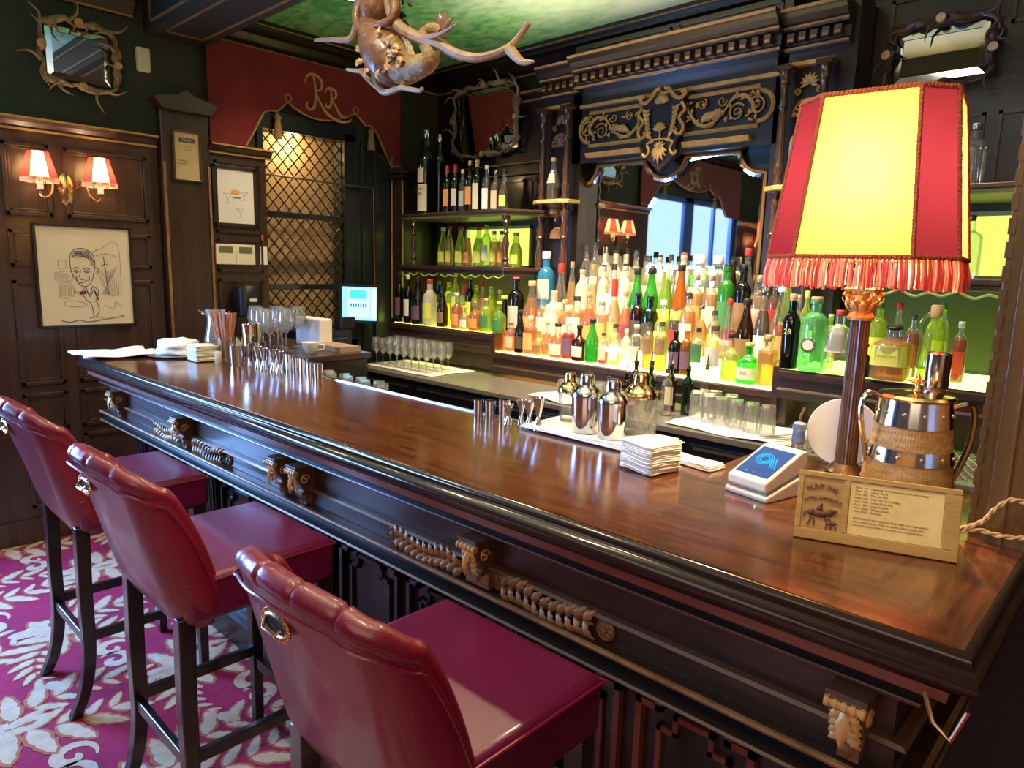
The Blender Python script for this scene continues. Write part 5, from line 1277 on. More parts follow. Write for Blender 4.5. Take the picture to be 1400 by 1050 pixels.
# carved relief of a horse, rider and hounds
mb = MB()
def rb(u, v, ru, rv, m=None):
    v += .004
    c = T3(u, v, -.002); mb.ball(c, 1, m, 10, (ru, .004, rv))
rb(-.093, .046, .017, .007); rb(-.108, .048, .008, .007); rb(-.076, .050, .007, .008); rb(-.069, .054, .006, .004); rb(-.095, .056, .006, .006); rb(-.092, .063, .003, .0035)
for u0, u1, v1 in ((-.110, -.114, .027), (-.106, -.103, .027), (-.084, -.080, .028), (-.078, -.070, .030)): mb.tube([T3(u0, .044, -.002), T3((u0 + u1) / 2 + .002, .036, -.002), T3(u1, v1, -.002)], .0018, 6)
mb.tube([T3(-.114, .05, -.002), T3(-.120, .052, -.002), T3(-.121, .042, -.002)], .0018, 6)
for u in (-.077, -.068): rb(u, .031, .006, .003); mb.tube([T3(u - .004, .03, -.002), T3(u - .005, .022, -.002)], .0012, 5); mb.tube([T3(u + .004, .03, -.002), T3(u + .005, .022, -.002)], .0012, 5)
mb.build('carved_relief', carved, sg)
mb = MB(); sbox(mb, -.02, .02, .0, .07, -.045, -.041); o = mb.build('easel_leg', SGW, sg, smooth=False)

# ---- payment terminal
pt = thing('card_terminal', 'white countertop card payment terminal with dark blue screen', 'card terminal', (-.64, 1.555, ZB), math.radians(-13))
CR = mat('terminal_cream', (.78, .70, .58), .35)
mb = MB(); mb.prism([(-.075, 0), (.06, 0), (.07, .01), (.07, .032), (.05, .045), (-.02, .028), (-.078, .012)], lambda u, v, d: (d, u, v), -.058, .058); o = mb.build('base', CR, pt, smooth=False); bevel(o, .004, 3)
mb = MB(); mb.prism([(-.070, .020), (.055, .052), (.075, .078), (.066, .102), (.05, .100), (-.077, .044), (-.076, .028)], lambda u, v, d: (d, u, v), -.052, .052); bd = mb.build('body', CR, pt, smooth=False); bevel(bd, .004, 3)
mb = MB(); mb.prism([(-.0715, .016), (.058, .05), (.058, .056), (-.0725, .024)], lambda u, v, d: (d, u, v), -.0535, .0535); mb.build('card_slot', mat('terminal_grey', (.22, .19, .16), .5), pt, smooth=False)
sl = math.atan2(.100 - .044, .05 + .077)
def sp(u, v, w): c = V((0, -.0135, .072)); ax = V((0, math.cos(sl), math.sin(sl))); nn = V((0, -math.sin(sl), math.cos(sl))); return c + V((u, 0, 0)) + ax * v + nn * w
mb = MB(); mb.add([sp(-.044, -.052, .0006), sp(.044, -.052, .0006), sp(.044, .058, .0006), sp(-.044, .058, .0006)], [(0, 1, 2, 3)]); scr = mb.build('screen', mat('blue_screen', (.01, .03, .12), .08, emit=(.01, .05, .22), es=.7), pt, smooth=False)
cyn = emis('cyan_logo', (.05, .55, .95), 1.0)
mb = MB()
for r in (.011, .016, .021): mb.tube([sp(-.008 + r * math.cos(a), .012 + r * math.sin(a), .0012) for a in [k * 2 * PI / 20 for k in range(20)]], .0013, 4, closed=True)
for k in range(3): mb.tube([sp(.005 + k * .006, .015 + .008, .0012), sp(.022 + k * .006 - .0, -.014, .0012)], .0013, 4)
mb.build('screen_emblem', cyn, scr)
mb = MB(); [mb.ball(sp(-.02 + k * .02, -.042, .001), .0015, n=6) for k in range(3)]; mb.build('screen_dots', WHT, scr)
mb = MB(); mb.ball((-.03, -.079, .012), .002, n=6); mb.build('red_light', emis('led_red', (1, .05, .05), 8), pt)
mb = MB(); mb.ball((.03, -.079, .012), .002, n=6); mb.build('green_light', emis('led_green', (.05, 1, .4), 8), pt)

# ---- napkins
def napstack(x, y, z, s, n, dz, rz, grp, label, seed=1):
    r_ = random.Random(seed)
    for k in range(n):
        mb = MB(); rows = []; N = 6
        for j in range(N + 1):
            rows.append([((i / N - .5) * s, (j / N - .5) * s, .0022 * math.sin(i / N * 5.5 + .4) + .0018 * math.sin(j / N * 4.4)) for i in range(N + 1)])
        if k == 0: me0 = (mb.grid(rows)).build('paper_napkin', NAP); o = me0; m_ = o.modifiers.new('t', 'SOLIDIFY'); m_.thickness = dz * .82; m_.offset = 0
        else: o = me0.copy(); COL.objects.link(o)
        o.location = (x + r_.uniform(-.0025, .0025), y + r_.uniform(-.0025, .0025), z + dz * (k + .5) + .004); o.rotation_euler = (0, 0, rz + r_.uniform(-.04, .04))
        tag(o, label, 'napkin', grp)
napstack(-.925, 1.505, ZB, .108, 15, .0048, math.radians(-10), 'square paper napkins in the tall stack beside the terminal', 'square cream paper napkin in the tall neat stack left of the terminal', 1)
napstack(-3.52, 1.47, ZB, .115, 12, .0065, 0, 'paper napkins in the far stack', 'square paper napkin in the far stack at the left end of the bar', 3)
def folded(name, x, y, z, w, d, h, rz, label, n=3, cat='cloth'):
    mb = MB()
    for k in range(n):
        rows = []
        for j in range(7): rows.append([((i / 6 - .5) * w * (1 - .03 * k), (j / 6 - .5) * d * (1 - .04 * k), h * (k + .5) / n + .001 * math.sin(i + k) + .001 * math.cos(j * 1.3)) for i in range(7)])
        mb.grid(rows)
    o = mb.build(name, CLOTH, loc=(x, y, z), rot=(0, 0, rz)); m_ = o.modifiers.new('t', 'SOLIDIFY'); m_.thickness = h / n * .9; m_.offset = 0
    return tag(o, label, cat)
folded('folded_cloth', -.885, 1.640, ZB + .002, .17, .07, .012, math.radians(-8), 'folded white cloth lying between napkin stack and terminal')
folded('folded_cloth', -1.23, 1.70, ZB + .005, .46, .22, .012, math.radians(0), 'long white cloth laid under the cocktail shakers')
cloth('draped_napkin', -4.14, -3.80, 1.03, 1.40, ZB, 11, 'crumpled white napkin at the far left corner of the bar top', 'napkin', CLOTH, .02)
def crumple(x, y, z, s, seed, label):
    r_ = random.Random(seed); bm = bmesh.new(); bmesh.ops.create_icosphere(bm, subdivisions=4, radius=1)
    from mathutils import noise as mn
    for v in bm.verts:
        p = v.co.copy(); k = 1 + .35 * mn.noise(p * 1.7 + V((seed, 0, 0))) + .18 * abs(mn.noise(p * 4.1))
        v.co = V((p.x * k * s, p.y * k * s * .8, max(0, (p.z * k + .55)) * s * .42))
    me = bpy.data.meshes.new('crumpled_cloth'); bm.to_mesh(me); bm.free(); me.materials.append(CLOTH); me.shade_smooth()
    o = bpy.data.objects.new('crumpled_cloth', me); COL.objects.link(o); o.location = (x, y, z); return tag(o, label, 'cloth')
crumple(-3.79, 1.45, ZB + .012, .12, 3, 'heap of crumpled white cloth on a small tray near the bar far end')
mb = MB(); mb.lathe([(.15, .008), (.155, .010), (.15, .012), (.01, .011)], n=28); mb.lathe([(.05, 0), (.05, .009)], n=12)
tag(mb.build('serving_tray', STEELD, loc=(-3.79, 1.45, ZB)), 'small round metal tray under the crumpled cloth heap', 'tray')

# ---- shakers
def shaker(x, y, z, r, h, label, lower, upper, ridge=False):
    t = thing('cocktail_shaker', label, 'cocktail shaker', (x, y, z))
    mb = MB()
    if ridge:
        rows = []
        for j in range(15):
            zz = h * .60 * j / 14; rr_ = r * (1.0 - .02 * j / 14)
            rows.append([(rr_ * (1 + .035 * math.sin(18 * a + j * .9)) * math.cos(a), rr_ * (1 + .035 * math.sin(18 * a + j * .9)) * math.sin(a), zz) for a in [2 * PI * k / 72 for k in range(72)]])
        mb.grid(rows, closed=True); mb.lathe([(r * .98, .001), (.001, .002)], n=24)
    else: mb.lathe([(r * .80, 0), (r * .84, .003), (r * .97, h * .35), (r, h * .60), (r * .9, h * .6)], n=28)
    mb.build('cup', lower, t)
    MB().lathe([(r * 1.03, h * .585), (r * 1.04, h * .60), (r * 1.03, h * .64), (r * .98, h * .68), (r * .75, h * .75), (r * .52, h * .79), (r * .48, h * .80)], n=28).build('strainer_top', upper, t)
    MB().lathe([(r * .50, h * .795), (r * .52, h * .80), (r * .50, h * .93), (r * .40, h * .98), (r * .1, h)], n=24).build('cap', upper, t)
zc_ = ZB + .018
shaker(-1.385, 1.745, zc_, .037, .160, 'glass cocktail shaker with shiny gold top, leftmost of four', GLASS, GOLD)
shaker(-1.250, 1.655, zc_, .044, .182, 'plain steel cocktail shaker second from the left on the white cloth', STEEL, STEEL)
shaker(-1.150, 1.650, zc_, .044, .176, 'plain steel cocktail shaker just left of the ribbed crystal one', STEEL, STEEL)
shaker(-1.130, 1.765, zc_, .049, .190, 'ribbed crystal cocktail shaker with polished gold top, rightmost of four', tinted('crystal', (.95, .95, .92), 1, .05, .25, (.9, .88, .8)), GOLD, True)
# ---- jiggers
def jigger(x, y, h, r, kind, label, grp=None):
    if kind == 'cup': P = [(r * .9, 0), (r, h), (r * .93, h), (r * .85, h * .1), (.001, h * .1)]
    else: P = [(r * .8, 0), (r * .8, .002), (r * .32, h * .38), (r * .28, h * .42), (r * .34, h * .46), (r, h), (r * .92, h), (r * .3, h * .5), (.001, h * .5)]
    o = MB().lathe(P, n=20, caps=False).build('jigger', STEEL, loc=(x, y, ZB)); return tag(o, label, 'jigger', grp)
J = [(-1.672, 1.615, .058, .018, 'cup', 'plain steel measuring cup at the left end of the middle jigger row'), (-1.622, 1.620, .062, .0185, 'cup', 'plain steel measuring cup second in the middle jigger row'), (-1.562, 1.625, .074, .019, 'cup', 'taller straight steel measuring cup third in the middle jigger row'),
     (-1.522, 1.605, .068, .019, 'two', 'short double ended steel jigger fourth in the middle row'), (-1.488, 1.628, .084, .018, 'two', 'double ended steel jigger fifth in the middle row'), (-1.448, 1.622, .086, .019, 'two', 'double ended steel jigger sixth in the middle row'), (-1.405, 1.618, .105, .021, 'two', 'tall slim double ended jigger at the right end of middle row')]
for a in J: jigger(*a)
for k in range(8): jigger(-2.70 - k * .062, 1.625, .066 - (k % 2) * .006 + .004 * k, .021, 'cup', 'straight steel measuring cup in the far left row along the bar rail', 'straight measuring cups in the far row')
for k in range(5): jigger(-2.93 - k * .075, 1.565 + .01 * (k % 2), .10, .022, 'two', 'double ended steel jigger in the far left cluster beside the steel pick cup', 'double jiggers in the far cluster')
# ---- far left glassware
def tumblerish(name, x, y, z, P, m, label, cat, grp=None, n=20):
    o = MB().lathe(P, n=n, caps=False).build(name, m, loc=(x, y, z)); return tag(o, label, cat, grp)
st_ = thing('straw_glass', 'clear glass packed with brown drinking straws near the far bar end', 'glass', (-3.47, 1.565, ZB))
MB().lathe([(.036, 0), (.042, .12), (.040, .12), (.034, .006), (.001, .005)], n=22, caps=False).build('glass_cup', GLASS, st_)
SM = mat('brown_straw', (.50, .19, .09), .5)
rr = random.Random(4)
for k in range(26):
    a = rr.uniform(0, 6.28); r0 = rr.uniform(0, .026); r1 = r0 * 2.1 + .018
    MB().tube([(r0 * math.cos(a), r0 * math.sin(a), .012), (r1 * math.cos(a), r1 * math.sin(a), .245 + rr.uniform(-.008, .010))], .0042, 6).build('straw', SM, st_)
pk = thing('pick_cup', 'ribbed steel cup full of bamboo picks on the left of the bar', 'cup', (-3.265, 1.53, ZB))
MB().lathe([(.036, 0), (.038, .004), (.041, .095), (.043, .10), (.039, .10), (.034, .01), (.001, .01)], n=24, caps=False).build('steel_cup', STEEL, pk)
for k in range(18):
    a = rr.uniform(0, 6.28); r0 = rr.uniform(.0, .02); MB().tube([(r0 * math.cos(a), r0 * math.sin(a), .02), (r0 * 2 * math.cos(a + .3), r0 * 2 * math.sin(a + .3), .125 + rr.uniform(-.01, .012))], .0016, 5).build('pick', mat('bamboo', (.62, .45, .2), .6), pk)
tumblerish('mixing_tin', -3.31, 1.625, ZB, [(.036, 0), (.047, .19), (.048, .195), (.045, .195), (.034, .004), (.001, .004)], mat('gold_steel', (.8, .66, .42), .15, 1.0), 'tall gold toned mixing tin standing behind the pick cup', 'mixing tin')
tumblerish('mixing_tin', -3.235, 1.615, ZB, [(.034, 0), (.042, .11), (.043, .115), (.040, .115), (.032, .004), (.001, .004)], STEEL, 'short steel mixing tin beside the tall gold toned tin', 'mixing tin')
jg = thing('glass_jug', 'clear glass water jug with a flared spout beside the straws', 'jug', (-3.66, 1.60, ZB))
MB().lathe([(.05, 0), (.062, .02), (.058, .10), (.042, .17), (.040, .20), (.052, .245), (.050, .246), (.038, .20), (.055, .1), (.05, .01)], n=22, caps=False).build('glass_body', GLASSW, jg)
MB().tube(catmull([(.05, .02, .23), (.095, .03, .22), (.10, .03, .14), (.06, .02, .09)], 5), .007, 8).build('handle', GLASSW, jg)
MB().leaf((-.035, -.03, .215), (-.75, -.6, .5), (.3, .2, 1), .05, .024, .1, lobes=False).build('spout', GLASSW, jg)
tumblerish('salt_pot', -3.42, 1.50, ZB, [(.016, 0), (.018, .045), (.014, .055), (.001, .056)], CREAM, 'tiny cream pot standing between the straws and the pick cup', 'pot')

# side station at the far end with wine glasses and cup
mb = MB(); mb.box((-4.54, 1.76, 0), (-3.36, 2.34, 1.085)); stn = mb.build('side_station', WN, smooth=False); bevel(stn, .004)
tag(stn, 'dark wood side station at the far end behind the bar', 'cabinet'); mb = MB(); mb.box((-4.545, 1.74, 1.086), (-3.34, 2.36, ZB)); wq = mb.build('station_top', WD, stn, smooth=False); bevel(wq, .004)
def wine_mesh():
    return unit_mesh('wineglass', lambda: MB().lathe([(.034, 0), (.034, .002), (.006, .006), (.0035, .012), (.0035, .085), (.012, .095), (.034, .12), (.041, .15), (.038, .185), (.031, .215), (.030, .215), (.037, .185), (.039, .15), (.032, .122), (.01, .1), (.001, .098)], n=20, caps=False).build('wine_glass', GLASSW, ang=1.0))
def wineglass(x, y, z, s, label, grp):
    o = bpy.data.objects.new('wine_glass', wine_mesh()); COL.objects.link(o); o.location = (x, y, z); o.scale = (s, s, s); return tag(o, label, 'wine glass', grp)
for k, (x, y) in enumerate(((-3.98, 1.98), (-3.86, 1.93), (-3.74, 1.90), (-3.90, 2.08), (-3.78, 2.04), (-3.66, 2.0), (-3.62, 1.88), (-3.84, 2.18))): wineglass(x, y, ZB, 1.12, 'clear stemmed wine glass in the cluster on the far side station', 'wine glasses on the far side station')
cp = thing('coffee_cup', 'white coffee cup with handle on the side station near the wine glasses', 'cup', (-3.50, 2.06, ZB))
MB().lathe([(.028, 0), (.03, .004), (.045, .03), (.052, .062), (.049, .062), (.04, .03), (.02, .006), (.001, .006)], n=26, caps=False).build('bowl', mat('white_china', (.85, .82, .75), .2, coat=.4), cp)
MB().tube(catmull([(.04, .03, .052), (.062, .046, .048), (.062, .046, .025), (.034, .025, .018)], 5), .005, 8).build('handle', MATS['white_china'], cp)
mb = MB(); mb.box((-3.98, 2.24, ZB), (-3.70, 2.33, ZB + .17)); o = mb.build('menu_stack', WHT, smooth=False); bevel(o, .01); tag(o, 'block of white menu cards standing behind the wine glasses', 'menus')
mb = MB(); mb.box((-3.72, 2.2, ZB), (-3.42, 2.34, ZB + .03)); o = mb.build('tablet_folder', mat('tan_folder', (.35, .24, .16), .6), smooth=False); tag(o, 'flat tan folder lying behind the white coffee cup', 'folder')
sk = thing('wall_speaker', 'small black rounded speaker with pale badge on the panelling', 'speaker', (XL + .05, 2.17, 1.36))
MB().lathe([(.07, -.10), (.078, -.09), (.078, .09), (.07, .10), (.001, .101)], n=24, sq=3).build('housing', BLK, sk, loc=(.08, 0, 0)); mb = MB(); mb.box((.1605, -.02, -.0), (.162, .03, .02)); mb.build('badge', CREAM, sk, smooth=False)

# point of sale screen on its cabinet
cb = thing('till_cabinet', 'blue black till cabinet in the far corner behind the bar', 'cabinet', (-4.3, 2.75, 0))
def LB_(n, a, b, m, par, bv=.004): mb = MB(); mb.box(a, b); o = wp(mb.build(n, m, par, smooth=False)); bevel(o, bv); return o
LB_('carcass', (-4.54, 2.42, 0), (-4.10, 2.86, .96), BLUBLK, cb); LB_('top', (-4.55, 2.41, .96), (-4.08, 2.87, .985), WN, cb); LB_('upper_box', (-4.54, 2.45, .985), (-4.2, 2.80, 1.16), BLUBLK, cb)
pr_ = thing('receipt_printer', 'black receipt printer with a green light below the till screen', 'printer', (-4.12, 2.60, .985))
LB_('housing', (-4.19, 2.50, .985), (-4.085, 2.70, 1.12), BLK, pr_, .01); LB_('status_light', (-4.085, 2.53, 1.08), (-4.083, 2.60, 1.086), emis('green_led', (.2, 1, .6), 3), pr_, 0.0001)
ps = thing('till_screen', 'glowing blue and white till touchscreen on a black stand', 'screen', (-4.26, 2.80, 1.16))
LB_('stand', (-4.33, 2.74, 1.16), (-4.24, 2.86, 1.25), BLK, ps, .01)
Q = [V(on_x(467, 390, -4.20) and (-4.30, 2.786, 1.470)), V((-4.24, 3.05, 1.462)), V((-4.24, 3.045, 1.205)), V((-4.30, 2.78, 1.222))]
nq = (Q[1] - Q[0]).cross(Q[3] - Q[0]).normalized(); nq = nq if nq.x > 0 else -nq
cq = sum(Q, V()) / 4
def qp(u, v, w=0): return Q[3] * (1 - u) * (1 - v) + Q[2] * u * (1 - v) + Q[1] * u * v + Q[0] * (1 - u) * v + nq * w
def qbox(n, u0, u1, v0, v1, w0, w1, m, par):
    vs = [qp(u, v, w) for w in (w0, w1) for u, v in ((u0, v0), (u1, v0), (u1, v1), (u0, v1))]
    return wp(MB().add(vs, [(0, 3, 2, 1), (4, 5, 6, 7), (0, 1, 5, 4), (1, 2, 6, 5), (2, 3, 7, 6), (3, 0, 4, 7)]).build(n, m, par, smooth=False))
hs = qbox('housing', -.04, 1.04, -.05, 1.05, -.03, -.002, BLK, ps)
sc_ = qbox('display', 0.02, .98, .03, .97, -.002, 0, emis('screen_blue', (.22, .62, .95), 1.5), ps)
qbox('display_pane', .14, .78, .10, .93, .0, .0008, emis('screen_pale', (.38, .75, 1.0), 1.6), sc_); qbox('display_header', .22, .68, .64, .88, .0008, .0014, emis('screen_cyan', (.05, .50, .85), 1.5), sc_)
qbox('display_sidebar', .82, .96, .10, .93, .0, .0008, emis('screen_white', (.65, .88, 1.0), 1.6), sc_)
for k in range(7): qbox('display_key', .24 + k * .068, .28 + k * .068, .40, .50, .0008, .0014, emis('screen_dark', (.05, .20, .35), 1), sc_)

# ---- counter things
for k in range(24):
    x = -4.19 + (k % 8) * .082 + (.04 if (k // 8) % 2 else 0); y = 3.00 + (k // 8) * .095; wineglass(x, y, .905, .92, 'small stemmed glass in the close packed group on the white liner', 'stemmed glasses on the work counter')
def tumb(x, y, z, r, h, label, grp, m=None):
    me = unit_mesh('tumbler', lambda: MB().lathe([(1, 0), (.93, .85), (.85, 1), (.001, 1), (.001, .93), (.8, .93), (.88, .8), (.94, 0)], n=18, caps=False).build('tumbler', GLASSW, ang=.8))
    o = bpy.data.objects.new('tumbler', me); COL.objects.link(o); o.location = (x, y, z); o.scale = (r, r, h); return tag(o, label, 'tumbler', grp)
for x, y in ((-2.47, 3.05), (-2.39, 3.06), (-2.31, 3.07), (-2.43, 3.13), (-2.35, 3.14), (-2.27, 3.14), (-2.24, 3.06), (-2.17, 3.09)): tumb(x, y, .92, .037, .085, 'upturned short tumbler on the white cloth in the middle of the counter', 'upturned short tumblers')
for x, y in ((-1.66, 3.10), (-1.58, 3.07), (-1.50, 3.04), (-1.42, 3.03), (-1.34, 3.02), (-1.26, 3.01), (-1.60, 3.17), (-1.50, 3.14)): tumb(x, y, .912, .036, .135, 'upturned tall highball glass in the row under the right bottles', 'upturned highball glasses')
for k in range(9): tumb(-2.98 + k * .042 * 1.6, 1.78 + .03 * (k % 2), 1.038, .029, .075, 'small pale green tinted tumbler on the ledge behind the bar', 'small tumblers on the rubber mat')
for k, (x, y, h) in enumerate(((-2.12, 3.0, .17), (-2.04, 3.04, .20), (-2.10, 3.22, .24), (-1.99, 3.2, .25), (-1.93, 3.10, .24), (-1.87, 3.2, .25), (-1.82, 3.08, .24), (-1.76, 3.18, .25), (-1.72, 3.3, .25))):
    b = bottle(x, y, .90, h, .028 if k > 1 else .026, 'gin', ('clear', 'brown', 'brown', 'clear', 'dgreen', 'brown', 'clear', 'dgreen', 'clear')[k], None, .5, 'black', ('grey', 'cream', None, 'grey', None, 'cream', None, None, 'grey')[k], '%s of nine pouring bottles on the counter behind the shakers' % ['first', 'second', 'third', 'fourth', 'fifth', 'sixth', 'seventh', 'eighth', 'ninth'][k] + ' from left', 'speed pourer bottles', name='pourer_bottle')
    sp_ = MB().tube([(0, 0, 0), (0, 0, .6), (.2, .1, 1)], [.4, .3, .2], 6).build('pour_spout', STEEL, b, loc=(0, 0, 1.0)); sp_.scale = (.4, .4, .22)
jr = thing('garnish_jar', 'glass jar of pink garnish with a black handle behind the jiggers', 'jar', (-1.97, 2.95, .90))
MB().lathe([(.045, 0), (.05, .01), (.05, .075), (.042, .09), (.045, .10), (.042, .10), (.038, .09), (.044, .07)], n=20, caps=False).build('jar_body', GLASSW, jr); MB().lathe([(.04, .008), (.044, .055), (.001, .06)], n=16).build('garnish', mat('pink_garnish', (.6, .12, .15), .6), jr)
MB().tube(catmull([(-.05, 0, .09), (-.03, 0, .12), (.03, 0, .11), (.06, 0, .15)], 4), .006, 6).build('handle', BLK, jr)
mb = MB(); mb.grid([[(-4.31 + .012 * i, 2.842 + .006 * math.sin(i * 1.3) - .004 * (j > 0), .912 - .21 * j / 5 - (0 if j else 0)) for i in range(9)] for j in range(6)]); o = mb.build('hanging_towel', CLOTH); m_ = o.modifiers.new('t', 'SOLIDIFY'); m_.thickness = .006
tag(o, 'folded cream towel hanging over the far left corner of the work counter', 'towel')
# things behind the lamp
wb = thing('soda_siphon', 'slim bottle with bright blue wrapper and metal spout left of the lamp column', 'bottle', (-.700, 1.885, ZB))
MB().lathe([(.016, 0), (.017, .004), (.015, .05)], n=16).build('glass_foot', GLASSW, wb); MB().lathe([(.0165, .05), (.017, .052), (.0165, .105), (.012, .108), (.004, .11)], n=18).build('blue_wrapper', mat('blue_wrap', (.02, .09, .38), .35, noise=((.35, .45, .6), 55, (1, 1, 1))), wb); MB().tube([(0, 0, .108), (0, 0, .125), (.008, .004, .15)], .0035, 6).build('spout', STEEL, wb)
o = MB().lathe([(.088, -.004), (.09, 0), (.088, .004)], n=36, axis='y').build('round_tray', mat('white_plate', (.8, .8, .82), .3, coat=.3), loc=(-.60, 1.925, ZB + .092), rot=(math.radians(-6), 0, math.radians(12))); tag(o, 'white round tray leaning upright behind the lamp column', 'tray')
pm = thing('wooden_muddler', 'orange brown wooden grinder with chrome top behind the ice bucket', 'grinder', (-.395, 1.90, ZB))
MB().lathe([(.030, 0), (.032, .01), (.027, .10), (.024, .20), (.023, .245)], n=20).build('wooden_body', mat('orange_wood', (.5, .17, .04), .35, coat=.3), pm); MB().lathe([(.026, .245), (.027, .25), (.027, .325), (.02, .33), (.001, .331)], n=20).build('chrome_top', STEEL, pm)
# lamp flex: two twisted strands
cw = mat('gold_flex', (.55, .32, .12), .55)
path_ = catmull([V((*[(lambda p: (p[0]))(on_y(a, b, 1.555))], 1.555, on_y(a, b, 1.555)[1])) for a, b in ((1311, 722), (1325, 720), (1345, 712), (1360, 697), (1382, 684), (1405, 690), (1422, 712), (1415, 732), (1395, 736), (1365, 732), (1335, 724), (1312, 726))], 10)
for s_ in (0,):
    t = thing('lamp_flex', 'twisted gold fabric lamp flex looping at the right edge by the post', 'cable', tuple(path_[0]))
    for ph in (0, PI):
        P = []
        for i, p in enumerate(path_):
            dd = (path_[min(i + 1, len(path_) - 1)] - path_[max(i - 1, 0)]); dd = dd.normalized() if dd.length > 0 else V((1, 0, 0)); a = dd.cross(V((0, 1, 0))).normalized(); b = V((0, 1, 0)); an = i * .55 + ph
            P.append(p + a * (.0026 * math.cos(an)) + b * (.0026 * math.sin(an)))
        wp(MB().tube(P, .0028, 6).build('strand', cw, t))

# =================================================================== WALL THINGS
def sconce(y, z, label, x=XL + .02):
    t = thing('wall_sconce', label, 'wall light', (x, y, z))
    mb = MB(); mb.lathe([(.05, 0), (.052, .006), (.04, .016), (.018, .024), (.001, .026)], n=20, axis='x')
    b = mb.build('backplate', BRASS, t); b.scale = (1, .8, 1.7)
    for s_ in (-1, 1):
        mb = MB(); mb.tube(catmull([(.02, s_ * .02, .0), (.05, s_ * .055, .045), (.075, s_ * .075, .04), (.09, s_ * .09, -.03), (.10, s_ * .125, -.06), (.10, s_ * .145, -.045), (.10, s_ * .145, -.02)], 5), .006, 8)
        mb.tube(spiral((.04, s_ * .045, .02), .022, 1.3, (0, s_, 0), (0, 0, 1), 16), .0045, 6); mb.lathe([(.026, -.022), (.028, -.018), (.01, -.016)], (.10, s_ * .145, 0), 14)
        a = mb.build('curled_arm', BRASS, t)
        MB().lathe([(.015, -.018), (.015, .045)], (.10, s_ * .145, 0), 12).build('candle_tube', mat('candle_cream', (.85, .7, .42), .5, emit=(1, .7, .35), es=.5), a)
        sh = MB(); n = 6; zb2, zt2 = .04, .175
        for k in range(n):
            a0, a1 = 2 * PI * k / n + .3, 2 * PI * (k + 1) / n + .3
            pts = [(.10 + .086 * math.cos(a0), s_ * .145 + .086 * math.sin(a0), zb2), (.10 + .086 * math.cos(a1), s_ * .145 + .086 * math.sin(a1), zb2), (.10 + .050 * math.cos(a1), s_ * .145 + .050 * math.sin(a1), zt2), (.10 + .050 * math.cos(a0), s_ * .145 + .050 * math.sin(a0), zt2)]
            sh.add(pts, [(0, 1, 2, 3)], k % 2)
        so = sh.build('lamp_shade', [shade_mat('sconce_red', (.4, .03, .03), (.42, .035, .03)), shade_mat('sconce_cream', (.8, .65, .4), (1, .8, .5))], t, smooth=False)
        fr2 = MB()
        for k in range(60):
            q = 2 * PI * k / 60; r_ = .086 * math.cos(PI / n) / math.cos(((q - .3) % (2 * PI / n)) - PI / n); fr2.tube([(.10 + r_ * math.cos(q), s_ * .145 + r_ * math.sin(q), zb2), (.10 + r_ * 1.02 * math.cos(q), s_ * .145 + r_ * 1.02 * math.sin(q), zb2 - .022)], .0025, 4)
        f_ = fr2.build('fringe', MATS['fringe_pink'], so); f_['kind'] = 'stuff'
        point('sconce_bulb', (x + .10, y + s_ * .145, z + .10), 2.6, (1, .74, .42), .02)
sconce(1.195, 1.99, 'brass two arm wall light with red fringed shades above the caricature')
sconce(-2.45, 1.99, 'brass two arm wall light reflected in the bar mirror, beyond the daylit window')

def framed_x(name, label, cat, x, y0, y1, z0, z1, fm, fw, paper, depth=.02, mount=0):
    t = thing(name, label, cat, (x, (y0 + y1) / 2, z0))
    mb = MB()
    for a, b in (((y0, z0), (y1, z0 + fw)), ((y0, z1 - fw), (y1, z1)), ((y0, z0), (y0 + fw, z1)), ((y1 - fw, z0), (y1, z1))): mb.box((x, a[0], a[1]), (x + depth, b[0], b[1]))
    f = wp(mb.build('frame', fm, t, smooth=False)); bevel(f, .003)
    mb = MB(); mb.box((x, y0 + fw * .9, z0 + fw * .9), (x + depth * .5, y1 - fw * .9, z1 - fw * .9)); p = wp(mb.build('paper', paper, t, smooth=False))
    return t, p
GR_ = mat('pencil_line', (.10, .09, .10), .8); GRL = mat('pale_pencil', (.42, .38, .30), .8)
t, p = framed_x('framed_drawing', 'pencil caricature of a man with an oversized head, framed below the sconce', 'picture', XL + .034, 1.012, 1.508, 1.222, 1.798, mat('black_frame', (.02, .013, .01), .3), .014, mat('drawing_paper', (.74, .62, .42), .75))
xx = XL + .0465
def dr(pts, r=.0018, m=GR_, k=4, par=None, nm='ink_line'):
    pts = [(xx, 1.012 + .496 * (a / 560), 1.80 - .576 * (b / 560)) for a, b in pts]
    Q = catmull(pts, k) if len(pts) > 2 else [V(q) for q in pts]; return MB2.tube(Q, r, 4)
def crop(pts): return [(a - 160, b - 178) for a, b in pts]
MB2 = MB()   # black pencil work (coordinates follow the drawing itself)
